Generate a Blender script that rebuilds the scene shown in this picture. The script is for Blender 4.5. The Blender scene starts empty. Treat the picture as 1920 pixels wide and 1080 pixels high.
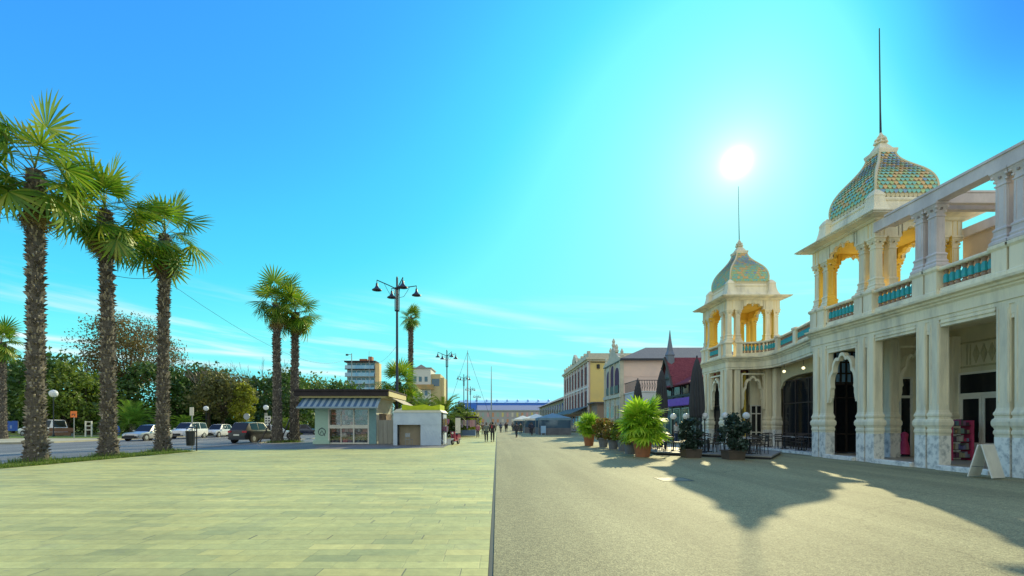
import bpy, bmesh, math, random
from mathutils import Vector, Matrix, Euler
S = bpy.context.scene
COL = S.collection
PI = math.pi
R = math.radians
rnd = random.Random(7)

# ---------------------------------------------------------------- camera, sky, sun, exposure
EYE = 1.65
cd = bpy.data.cameras.new("camera")
cam = bpy.data.objects.new("camera", cd)
COL.objects.link(cam)
cam.location = (0, 0, EYE)
cam.rotation_euler = (PI/2, 0, 0)
cd.sensor_width = 36.0
cd.lens = 860/1920*36
cd.shift_x = 28/1920
cd.shift_y = 253/1920
cd.clip_start = 0.1
cd.clip_end = 6000
S.camera = cam

SUN_DIR = Vector((449, 860, 488)).normalized()
SUN_EL = math.asin(SUN_DIR.z)
SUN_AZ = math.atan2(SUN_DIR.x, SUN_DIR.y)

def build_world():
    w = bpy.data.worlds.new("World"); S.world = w; w.use_nodes = True
    nt = w.node_tree; N = nt.nodes; L = nt.links
    bg = N['Background']
    sky = N.new('ShaderNodeTexSky'); sky.sky_type = 'NISHITA'; sky.sun_disc = False
    sky.sun_elevation = SUN_EL; sky.sun_rotation = SUN_AZ
    def math_(op, a, b=None, c=None, clamp=False):
        n = N.new('ShaderNodeMath'); n.operation = op; n.use_clamp = clamp
        for i, v in enumerate((a, b, c)):
            if v is None: continue
            if isinstance(v, (int, float)): n.inputs[i].default_value = v
            else: L.new(v, n.inputs[i])
        return n.outputs[0]
    bw = N.new('ShaderNodeRGBToBW'); L.new(sky.outputs[0], bw.inputs[0])
    lum = math_('MULTIPLY', bw.outputs[0], 0.1/2.0)         # 0..1 over the range of this sky
    ramp = N.new('ShaderNodeValToRGB')
    el = ramp.color_ramp.elements
    stops = [(0.04, (.034, .24, .90)), (0.075, (.045, .30, 1.0)), (0.13, (.060, .44, 1.0)), (0.19, (.080, .62, 1.0)),
             (0.26, (.105, .76, 1.0)), (0.36, (.19, .93, 1.0)), (0.55, (.25, .95, 1.0)), (0.95, (.34, .97, 1.0))]
    el[0].position, el[0].color = stops[0][0], (*stops[0][1], 1)
    el[1].position, el[1].color = stops[-1][0], (*stops[-1][1], 1)
    for p, c in stops[1:-1]:
        e = el.new(p); e.color = (*c, 1)
    tc = N.new('ShaderNodeTexCoord')
    nrm = N.new('ShaderNodeVectorMath'); nrm.operation = 'NORMALIZE'; L.new(tc.outputs['Generated'], nrm.inputs[0])
    sep = N.new('ShaderNodeSeparateXYZ'); L.new(nrm.outputs[0], sep.inputs[0])
    # thin cirrus: noise over azimuth and elevation, stretched along gently sloping bands
    az = math_('ARCTAN2', sep.outputs[0], sep.outputs[1])
    elv = math_('ARCSINE', sep.outputs[2])
    hi = N.new('ShaderNodeMapRange'); hi.interpolation_type = 'SMOOTHSTEP'; L.new(elv, hi.inputs[0])
    hi.inputs[1].default_value = .36; hi.inputs[2].default_value = .82; hi.inputs[3].default_value = 1.0; hi.inputs[4].default_value = .95
    low = math_('MULTIPLY', math_('EXPONENT', math_('MULTIPLY', math_('MAXIMUM', elv, 0.0), -1/.14)), .46)
    ra = N.new('ShaderNodeMapRange'); ra.interpolation_type = 'SMOOTHSTEP'; L.new(az, ra.inputs[0]); ra.inputs[1].default_value = .50; ra.inputs[2].default_value = .86
    rb = N.new('ShaderNodeMapRange'); rb.interpolation_type = 'SMOOTHSTEP'; L.new(elv, rb.inputs[0]); rb.inputs[1].default_value = .16; rb.inputs[2].default_value = .55
    clear = math_('MULTIPLY_ADD', math_('MULTIPLY', ra.outputs[0], rb.outputs[0]), -.75, 1.0)     # clearer, deeper sky high on the right
    L.new(math_('ADD', math_('MULTIPLY', math_('MULTIPLY', lum, hi.outputs[0]), clear), low), ramp.inputs[0])
    slope = math_('MULTIPLY_ADD', az, 0.10, elv)
    comb = N.new('ShaderNodeCombineXYZ')
    L.new(math_('MULTIPLY', az, 2.4), comb.inputs[0]); L.new(math_('MULTIPLY', slope, 30.0), comb.inputs[1])
    n1 = N.new('ShaderNodeTexNoise'); L.new(comb.outputs[0], n1.inputs['Vector'])
    n1.inputs['Scale'].default_value = 1.0; n1.inputs['Detail'].default_value = 5; n1.inputs['Roughness'].default_value = .55
    n1.inputs['Distortion'].default_value = .25
    m1 = N.new('ShaderNodeMapRange'); m1.interpolation_type = 'SMOOTHSTEP'
    L.new(n1.outputs[0], m1.inputs[0]); m1.inputs[1].default_value = .48; m1.inputs[2].default_value = .74
    lo = N.new('ShaderNodeMapRange'); lo.interpolation_type = 'SMOOTHSTEP'; L.new(elv, lo.inputs[0])
    lo.inputs[1].default_value = .30; lo.inputs[2].default_value = .12; 
    cm = math_('MULTIPLY', math_('MULTIPLY', m1.outputs[0], lo.outputs[0]), .85)
    # two contrails low on the left
    def band(e0, k, wdt, a0, a1, amp):
        d = math_('SUBTRACT', elv, math_('MULTIPLY_ADD', az, k, e0))
        g = math_('EXPONENT', math_('MULTIPLY', math_('POWER', math_('DIVIDE', d, wdt), 2), -1))
        s = N.new('ShaderNodeMapRange'); s.interpolation_type = 'SMOOTHSTEP'; L.new(az, s.inputs[0])
        s.inputs[1].default_value = a0; s.inputs[2].default_value = a1
        return math_('MULTIPLY', math_('MULTIPLY', g, s.outputs[0]), amp)
    b = math_('ADD', band(.092, -.028, .0055, -.20, -.34, 1.1), band(.128, -.005, .0045, -.35, -.55, .9))
    b = math_('ADD', b, math_('MULTIPLY', band(.235, -.19, .011, .32, .02, .42), band(.235, -.19, .5, -.26, -.1, 1)))
    nb = N.new('ShaderNodeMapRange'); L.new(n1.outputs[0], nb.inputs[0]); nb.inputs[1].default_value = .3; nb.inputs[2].default_value = .6
    cm = math_('MAXIMUM', cm, math_('MULTIPLY', b, nb.outputs[0]))
    mix = N.new('ShaderNodeMixRGB'); L.new(cm, mix.inputs[0]); L.new(ramp.outputs[0], mix.inputs[1]); mix.inputs[2].default_value = (.86, .98, 1, 1)
    # unseen broken cloud behind the camera, added as neutral fill light
    back = N.new('ShaderNodeMapRange'); back.interpolation_type = 'SMOOTHSTEP'; L.new(sep.outputs[1], back.inputs[0])
    back.inputs[1].default_value = .12; back.inputs[2].default_value = -.30
    n2 = N.new('ShaderNodeTexNoise'); L.new(nrm.outputs[0], n2.inputs['Vector']); n2.inputs['Scale'].default_value = 2.4; n2.inputs['Detail'].default_value = 6
    m2 = N.new('ShaderNodeMapRange'); m2.interpolation_type = 'SMOOTHSTEP'; L.new(n2.outputs[0], m2.inputs[0]); m2.inputs[1].default_value = .28; m2.inputs[2].default_value = .55
    mixb = N.new('ShaderNodeMixRGB'); L.new(math_('MULTIPLY', back.outputs[0], m2.outputs[0]), mixb.inputs[0]); L.new(mix.outputs[0], mixb.inputs[1]); mixb.inputs[2].default_value = (.84, .90, .88, 1)
    mix = mixb
    # the bright sky round the sun, and the sun itself
    dot = N.new('ShaderNodeVectorMath'); dot.operation = 'DOT_PRODUCT'
    L.new(nrm.outputs[0], dot.inputs[0]); dot.inputs[1].default_value = SUN_DIR
    d = math_('MAXIMUM', dot.outputs['Value'], 0.0)
    g0 = math_('MULTIPLY', math_('POWER', d, 8000), 2.2)
    g1 = math_('MULTIPLY', math_('POWER', d, 1100), .30)
    g2 = math_('MULTIPLY', math_('POWER', d, 220), .20)
    g3 = math_('MULTIPLY', math_('POWER', d, 45), .05)
    glow = math_('ADD', math_('ADD', g0, g1), math_('ADD', g2, g3))
    gc = N.new('ShaderNodeMixRGB'); gc.blend_type = 'MULTIPLY'; gc.inputs[0].default_value = 1
    L.new(glow, gc.inputs[1]); gc.inputs[2].default_value = (1, .93, .80, 1)
    add = N.new('ShaderNodeMixRGB'); add.blend_type = 'ADD'; add.inputs[0].default_value = 1
    L.new(mix.outputs[0], add.inputs[1]); L.new(gc.outputs[0], add.inputs[2])
    sc = N.new('ShaderNodeVectorMath'); sc.operation = 'SCALE'; L.new(add.outputs[0], sc.inputs[0]); sc.inputs['Scale'].default_value = 6.6
    L.new(sc.outputs[0], bg.inputs[0]); bg.inputs[1].default_value = 0.15
    w.cycles.sampling_method = 'MANUAL'; w.cycles.sample_map_resolution = 1024
build_world()

sl = bpy.data.lights.new("sun", 'SUN'); sl.energy = 5.0; sl.angle = R(0.5); sl.color = (1.0, .88, .50)
sun = bpy.data.objects.new("sun", sl); COL.objects.link(sun)
sun.rotation_euler = SUN_DIR.to_track_quat('Z', 'Y').to_euler()
sun.location = (30, 60, 40)

S.view_settings.view_transform = 'Standard'
S.view_settings.look = 'None'
S.view_settings.exposure = 0.08
S.view_settings.gamma = 1.0
S.view_settings.use_curve_mapping = False
S.cycles.use_denoising = True
S.cycles.max_bounces = 8
S.cycles.diffuse_bounces = 6
S.cycles.transparent_max_bounces = 6
S.cycles.sample_clamp_indirect = 6.0

# ---------------------------------------------------------------- materials
def mat(name, col, col2=None, scale=3.0, stretch=(1, 1, 1), rough=.7, metal=0.0, bump=0.0, bscale=None, lo=.35, hi=.65,
        island=None, transl=0.0, spec=.5, detail=5.0, emit=None, coat=0.0):
    m = bpy.data.materials.new(name); m.use_nodes = True
    nt = m.node_tree; N = nt.nodes; L = nt.links
    p = N['Principled BSDF']
    p.inputs['Roughness'].default_value = rough; p.inputs['Metallic'].default_value = metal
    p.inputs['Specular IOR Level'].default_value = spec
    p.inputs['Base Color'].default_value = (*col, 1)
    if coat: p.inputs['Coat Weight'].default_value = coat
    src = None
    tc = N.new('ShaderNodeTexCoord'); mp = N.new('ShaderNodeMapping'); mp.inputs['Scale'].default_value = stretch
    L.new(tc.outputs['Object'], mp.inputs[0])
    if col2 is not None:
        n = N.new('ShaderNodeTexNoise'); n.inputs['Scale'].default_value = scale; n.inputs['Detail'].default_value = detail
        n.inputs['Roughness'].default_value = .65
        L.new(mp.outputs[0], n.inputs['Vector'])
        mr = N.new('ShaderNodeMapRange'); L.new(n.outputs[0], mr.inputs[0]); mr.inputs[1].default_value = lo; mr.inputs[2].default_value = hi
        mx = N.new('ShaderNodeMixRGB'); L.new(mr.outputs[0], mx.inputs[0])
        mx.inputs[1].default_value = (*col, 1); mx.inputs[2].default_value = (*col2, 1)
        src = mx.outputs[0]
    if island:
        g = N.new('ShaderNodeNewGeometry'); rp = N.new('ShaderNodeValToRGB'); L.new(g.outputs['Random Per Island'], rp.inputs[0])
        e = rp.color_ramp.elements
        e[0].color = (*island[0], 1); e[1].color = (*island[-1], 1)
        for k, c in enumerate(island[1:-1]):
            x = e.new((k+1)/(len(island)-1)); x.color = (*c, 1)
        src = rp.outputs[0]
    if src is not None: L.new(src, p.inputs['Base Color'])
    if bump:
        b = N.new('ShaderNodeBump'); b.inputs['Strength'].default_value = bump; b.inputs['Distance'].default_value = .03
        n2 = N.new('ShaderNodeTexNoise'); n2.inputs['Scale'].default_value = bscale or scale*4; n2.inputs['Detail'].default_value = 6
        L.new(mp.outputs[0], n2.inputs['Vector']); L.new(n2.outputs[0], b.inputs['Height']); L.new(b.outputs[0], p.inputs['Normal'])
    if transl:
        out = N['Material Output']; t = N.new('ShaderNodeBsdfTranslucent'); ms = N.new('ShaderNodeMixShader')
        ms.inputs[0].default_value = transl
        if src is not None: L.new(src, t.inputs[0])
        else: t.inputs[0].default_value = (*col, 1)
        L.new(p.outputs[0], ms.inputs[1]); L.new(t.outputs[0], ms.inputs[2]); L.new(ms.outputs[0], out.inputs[0])
    if emit:
        p.inputs['Emission Color'].default_value = (*emit[0], 1); p.inputs['Emission Strength'].default_value = emit[1]
    return m

M = {}
M['stone'] = mat('pale_stone', (.88, .79, .56), (.54, .50, .38), 1.6, (1, 1, .16), .8, bump=.3, bscale=14, lo=.44, hi=.70, detail=8)
M['stone_lilac'] = mat('lilac_grey_stone', (.74, .66, .62), (.54, .48, .46), 1.2, (1, 1, .5), .8, bump=.25, bscale=12)
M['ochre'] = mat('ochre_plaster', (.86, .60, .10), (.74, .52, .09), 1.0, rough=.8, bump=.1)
M['marble'] = mat('mottled_marble', (.84, .82, .74), (.40, .41, .39), 5.5, (1, 1, .8), .35, lo=.46, hi=.66, detail=8)
M['white_paint'] = mat('white_paint', (.80, .77, .66), (.66, .64, .56), 2.0, rough=.5)
M['glass'] = mat('dark_glass', (.012, .015, .018), rough=.08, spec=.35)
M['glass_blue'] = mat('blue_glass', (.05, .10, .16), rough=.05, spec=1.0)
M['sky_pane'] = mat('sky_blue_pane', (.30, .52, .72), rough=.12)  # blue of the sky seen through the glass is put into the colour
M['dark_wood'] = mat('dark_wood', (.055, .038, .03), (.03, .022, .02), 6, (1, 1, .2), .5)
M['brown_wood'] = mat('brown_wood', (.20, .10, .05), (.12, .06, .03), 5, (4, 1, 1), .55)
M['iron'] = mat('dark_iron', (.03, .035, .045), rough=.45, metal=.3)
M['lamp_blue'] = mat('blue_black_iron', (.03, .04, .07), rough=.45, metal=.3)
M['grey_metal'] = mat('grey_metal', (.35, .37, .38), (.28, .30, .31), 8, rough=.4, metal=.6)
M['black'] = mat('black_paint', (.012, .012, .014), rough=.5)
M['teal'] = mat('glazed_teal', (.03, .42, .38), (.05, .30, .36), 20, rough=.25, island=None)
M['baluster_clay'] = mat('brown_clay', (.34, .22, .14), (.26, .18, .12), 8, rough=.6)
M['dark_red_pane'] = mat('dark_red_pane', (.16, .05, .05), (.08, .05, .06), .6, rough=.6, spec=.1)
M['terracotta'] = mat('terracotta', (.42, .16, .07), (.30, .12, .06), 4, rough=.8, bump=.1)
M['t_teal'] = mat('tile_teal', (0.300, 0.636, 0.508), (0.204, 0.540, 0.476), 9, rough=.5, spec=.25)
M['t_green'] = mat('tile_green', (0.524, 0.636, 0.284), (0.396, 0.572, 0.284), 9, rough=.5, spec=.25)
M['t_blue'] = mat('tile_blue', (0.284, 0.444, 0.620), (0.236, 0.396, 0.572), 9, rough=.5, spec=.25)
M['t_orange'] = mat('tile_orange', (0.780, 0.556, 0.268), (0.748, 0.476, 0.204), 9, rough=.5, spec=.25)
M['t_cream'] = mat('tile_cream', (.72, .62, .36), (.66, .56, .34), 9, rough=.4)
M['globe'] = mat('opal_globe', (.82, .84, .84), rough=.25, transl=.35)
M['trunk'] = mat('palm_trunk', (.15, .13, .10), (.055, .048, .04), 9, (1, 1, 3), .9, bump=.6, bscale=30)
M['boot'] = mat('palm_boot', (.20, .15, .10), rough=.9, island=[(.055, .048, .04), (.15, .125, .095), (.44, .38, .29)])
M['fan'] = mat('fan_leaf', (.1, .2, .03), rough=.45, island=[(.06, .17, .012), (.13, .27, .018), (.24, .37, .025), (.36, .38, .05)], transl=.42)
M['fan_dry'] = mat('dry_fan_leaf', (.3, .2, .1), rough=.8, island=[(.22, .17, .06), (.30, .25, .09), (.26, .16, .06)], transl=.3)
M['fan_bright'] = mat('bright_fan_leaf', (.16, .32, .03), rough=.45, island=[(.16, .36, .02), (.34, .58, .03), (.52, .66, .05)], transl=.48)
M['petiole'] = mat('petiole', (.20, .22, .06), rough=.6)
M['bark'] = mat('bark', (.14, .11, .08), (.08, .06, .045), 8, (1, 1, .3), .9, bump=.4)
def leafmat(n, cs, t=.35): return mat(n, cs[0], rough=.55, island=cs, transl=t)
M['lf_dark'] = leafmat('dark_leaf', [(.035, .075, .012), (.065, .14, .02), (.10, .18, .025)])
M['lf_mid'] = leafmat('mid_leaf', [(.075, .13, .012), (.14, .21, .018), (.21, .27, .025)])
M['lf_olive'] = leafmat('olive_leaf', [(.09, .105, .03), (.14, .15, .04), (.19, .18, .05)])
M['lf_brown'] = leafmat('brown_leaf', [(.15, .11, .04), (.22, .16, .05), (.14, .14, .035)])
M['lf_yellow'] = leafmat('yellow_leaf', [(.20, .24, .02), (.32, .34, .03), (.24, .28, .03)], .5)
M['lf_bright'] = leafmat('bright_leaf', [(.10, .22, .02), (.18, .34, .03), (.26, .40, .04)], .5)
M['lf_deep'] = leafmat('dark_glossy_leaf', [(.012, .028, .02), (.022, .05, .03), (.04, .075, .05)], .15)  # near-black green of the dark bushes along the deck edge
M['lf_rust'] = leafmat('rust_leaf', [(.16, .17, .02), (.28, .22, .03), (.24, .11, .03), (.12, .20, .03)], .45)
M['skin'] = mat('skin', (.50, .32, .23), rough=.6)
M['hair'] = mat('hair', (.04, .028, .02), rough=.6)

# ---------------------------------------------------------------- mesh helpers
class MB:
    def __init__(s): s.v = []; s.f = []; s.m = []
    def add(s, vs, fs, mi=0):
        o = len(s.v); s.v.extend(tuple(v) for v in vs); s.f.extend(tuple(i+o for i in f) for f in fs); s.m.extend([mi]*len(fs)); return s
    def box(s, x0, x1, y0, y1, z0, z1, mi=0):
        return s.add([(x0,y0,z0),(x1,y0,z0),(x1,y1,z0),(x0,y1,z0),(x0,y0,z1),(x1,y0,z1),(x1,y1,z1),(x0,y1,z1)],
                     [(0,3,2,1),(4,5,6,7),(0,1,5,4),(1,2,6,5),(2,3,7,6),(3,0,4,7)], mi)
    def obox(s, c, size, rz=0, mi=0, rot=None):
        Mx = Matrix.Translation(c) @ ((rot.to_matrix().to_4x4()) if rot else Matrix.Rotation(rz, 4, 'Z'))
        a, b, d = size[0]/2, size[1]/2, size[2]/2
        vs = [Mx @ Vector(p) for p in [(-a,-b,-d),(a,-b,-d),(a,b,-d),(-a,b,-d),(-a,-b,d),(a,-b,d),(a,b,d),(-a,b,d)]]
        return s.add(vs, [(0,3,2,1),(4,5,6,7),(0,1,5,4),(1,2,6,5),(2,3,7,6),(3,0,4,7)], mi)
    def tube(s, pts, rad, n=8, mi=0, cap=True):
        pts = [Vector(p) for p in pts]
        if not hasattr(rad, '__len__'): rad = [rad]*len(pts)
        vs = []; fs = []; ref = None
        for i, p in enumerate(pts):
            d = (pts[min(i+1, len(pts)-1)]-pts[max(i-1, 0)]).normalized()
            if ref is None or abs(ref.dot(d)) > .95: ref = Vector((0, 0, 1)) if abs(d.z) < .9 else Vector((1, 0, 0))
            a = d.cross(ref).normalized(); b = a.cross(d)
            for k in range(n):
                t = 2*PI*k/n; vs.append(p+(a*math.cos(t)+b*math.sin(t))*rad[i])
        for i in range(len(pts)-1):
            for k in range(n):
                fs.append((i*n+k, i*n+(k+1) % n, (i+1)*n+(k+1) % n, (i+1)*n+k))
        if cap:
            fs.append(tuple(range(n))[::-1]); fs.append(tuple(range((len(pts)-1)*n, len(pts)*n)))
        return s.add(vs, fs, mi)
    def lathe(s, prof, c=(0, 0, 0), n=16, mi=0, square=False):
        """prof: (radius, z) pairs; square=True gives a square section of that half width"""
        if square: n = 4
        vs = []; fs = []
        for r, z in prof:
            for k in range(n):
                t = 2*PI*(k+(.5 if square else 0))/n; q = r*(math.sqrt(2) if square else 1)
                vs.append((c[0]+q*math.cos(t), c[1]+q*math.sin(t), c[2]+z))
        for i in range(len(prof)-1):
            for k in range(n):
                fs.append((i*n+k, i*n+(k+1) % n, (i+1)*n+(k+1) % n, (i+1)*n+k))
        fs.append(tuple(range(n))[::-1]); fs.append(tuple(range((len(prof)-1)*n, len(prof)*n)))
        return s.add(vs, fs, mi)
    def sphere(s, c, r, n=12, mi=0, sz=(1, 1, 1)):
        pr = []
        m = n//2
        for i in range(m+1):
            a = -PI/2+PI*i/m; pr.append((max(1e-4, math.cos(a)), math.sin(a)))
        vs = []; fs = []
        for q, z in pr:
            for k in range(n):
                t = 2*PI*k/n; vs.append((c[0]+r*sz[0]*q*math.cos(t), c[1]+r*sz[1]*q*math.sin(t), c[2]+r*sz[2]*z))
        for i in range(m):
            for k in range(n): fs.append((i*n+k, i*n+(k+1) % n, (i+1)*n+(k+1) % n, (i+1)*n+k))
        return s.add(vs, fs, mi)
    def prism(s, poly, lo, hi, axis='x', mi=0):
        """poly of (a,b) pairs in the plane across the axis: x -> (y,z), y -> (x,z), z -> (x,y)"""
        f = {'x': lambda a, b, t: (t, a, b), 'y': lambda a, b, t: (a, t, b), 'z': lambda a, b, t: (a, b, t)}[axis]
        n = len(poly)
        vs = [f(a, b, lo) for a, b in poly]+[f(a, b, hi) for a, b in poly]
        fs = [tuple(range(n)), tuple(range(2*n-1, n-1, -1))]+[(i, (i+1) % n, (i+1) % n+n, i+n) for i in range(n)]
        return s.add(vs, fs, mi)
    def archpanel(s, a0, a1, ztop, curve, lo, hi, axis='x', mi=0, mi_in=None):
        """flat panel from a0..a1 up to ztop whose lower edge is the curve (a,z) - an arched opening"""
        f = {'x': lambda a, z, t: (t, a, z), 'y': lambda a, z, t: (a, t, z)}[axis]
        n = len(curve); vs = []
        for a, z in curve: vs += [f(a, z, lo), f(a, ztop, lo), f(a, z, hi), f(a, ztop, hi)]
        fs = []
        for i in range(n-1):
            o = 4*i; q = o+4
            fs += [(o, q, q+1, o+1), (o+2, o+3, q+3, q+2), (o+1, q+1, q+3, o+3)]
        s.add(vs, fs, mi)
        fs = [(4*i, 4*i+2, 4*i+6, 4*i+4) for i in range(n-1)]
        return s.add(vs, fs, mi if mi_in is None else mi_in)
    def build(s, name, m, parent=None, world=True, smooth=False, kind=None):
        me = bpy.data.meshes.new(name)
        off = Vector((0, 0, 0))
        if world and parent is not None:
            o = parent
            while o is not None: off += o.location; o = o.parent
        me.from_pydata([(v[0]-off.x, v[1]-off.y, v[2]-off.z) for v in s.v], [], s.f)
        for q in (m if isinstance(m, (list, tuple)) else [m]): me.materials.append(q)
        if any(s.m): me.polygons.foreach_set('material_index', s.m)
        bm = bmesh.new(); bm.from_mesh(me); bmesh.ops.recalc_face_normals(bm, faces=bm.faces); bm.to_mesh(me); bm.free()
        if smooth: me.polygons.foreach_set('use_smooth', [True]*len(me.polygons)); me.set_sharp_from_angle(angle=R(40))
        o = bpy.data.objects.new(name, me); COL.objects.link(o)
        if parent is not None: o.parent = parent
        if kind: o['kind'] = kind
        return o

def thing(name, label, cat, loc=(0, 0, 0), rz=0, group=None):
    o = bpy.data.objects.new(name, None); COL.objects.link(o); o.location = loc; o.rotation_euler = (0, 0, rz)
    o.empty_display_size = .3
    o['label'] = label; o['category'] = cat
    if group: o['group'] = group
    return o
def tag(o, label, cat, group=None):
    o['label'] = label; o['category'] = cat
    if group: o['group'] = group
    return o
def dup(root, loc, rz=0, label=None, group=None, scale=None):
    r = root.copy(); COL.objects.link(r); r.location = loc; r.rotation_euler = (0, 0, rz)
    if scale: r.scale = (scale,)*3
    if label: r['label'] = label
    if group: r['group'] = group
    for ch in list(root.children):
        c = ch.copy(); COL.objects.link(c); c.parent = r
        for g in list(ch.children):
            d = g.copy(); COL.objects.link(d); d.parent = c
    return r
def copypart(src, parent, loc):
    c = src.copy(); COL.objects.link(c); c.parent = parent; c.location = loc; return c
def lobed(a0, a1, zs, zt, n=40, lobes=5, cusp=.10):
    """multifoil arch curve from (a0,zs) to (a1,zs), crown at zt"""
    c = (a0+a1)/2; h = (a1-a0)/2; out = []
    for i in range(n+1):
        t = PI-PI*i/n
        q = 1-cusp*(1-abs(math.sin(lobes*t)))**1.5 if 0 < i < n else 1
        out.append((c+h*q*math.cos(t), zs+(zt-zs)*q*math.sin(t)))
    return out
def catmull(P, n=6):
    out = []
    for i in range(len(P)-1):
        p0 = Vector(P[max(i-1, 0)]); p1 = Vector(P[i]); p2 = Vector(P[i+1]); p3 = Vector(P[min(i+2, len(P)-1)])
        for k in range(n):
            t = k/n
            out.append(.5*((2*p1)+(p2-p0)*t+(2*p0-5*p1+4*p2-p3)*t*t+(3*p1-p0-3*p2+p3)*t**3))
    out.append(Vector(P[-1])); return out
def sweep(mb, path, prof, mi=0):
    """profile of (offset to the left of the path, z) swept along a plan path of (x,y)"""
    n = len(prof); vs = []; fs = []
    for i, p in enumerate(path):
        a = Vector(path[max(i-1, 0)][:2]); b = Vector(path[min(i+1, len(path)-1)][:2]); d = (b-a).normalized(); nn = Vector((-d.y, d.x))
        for o, z in prof: vs.append((p[0]+nn.x*o, p[1]+nn.y*o, z))
    for i in range(len(path)-1):
        for k in range(n): fs.append((i*n+k, (i+1)*n+k, (i+1)*n+(k+1) % n, i*n+(k+1) % n))
    fs.append(tuple(range(n))); fs.append(tuple(range((len(path)-1)*n, len(path)*n))[::-1])
    mb.add(vs, fs, mi)
# ---------------------------------------------------------------- ground
def nodes_of(name):
    m = bpy.data.materials.new(name); m.use_nodes = True
    nt = m.node_tree
    def mt(op, a, b=None, c=None):
        n = nt.nodes.new('ShaderNodeMath'); n.operation = op
        for i, v in enumerate((a, b, c)):
            if v is None: continue
            if isinstance(v, (int, float)): n.inputs[i].default_value = v
            else: nt.links.new(v, n.inputs[i])
        return n.outputs[0]
    return m, nt, nt.nodes, nt.links, nt.nodes['Principled BSDF'], mt

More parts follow.
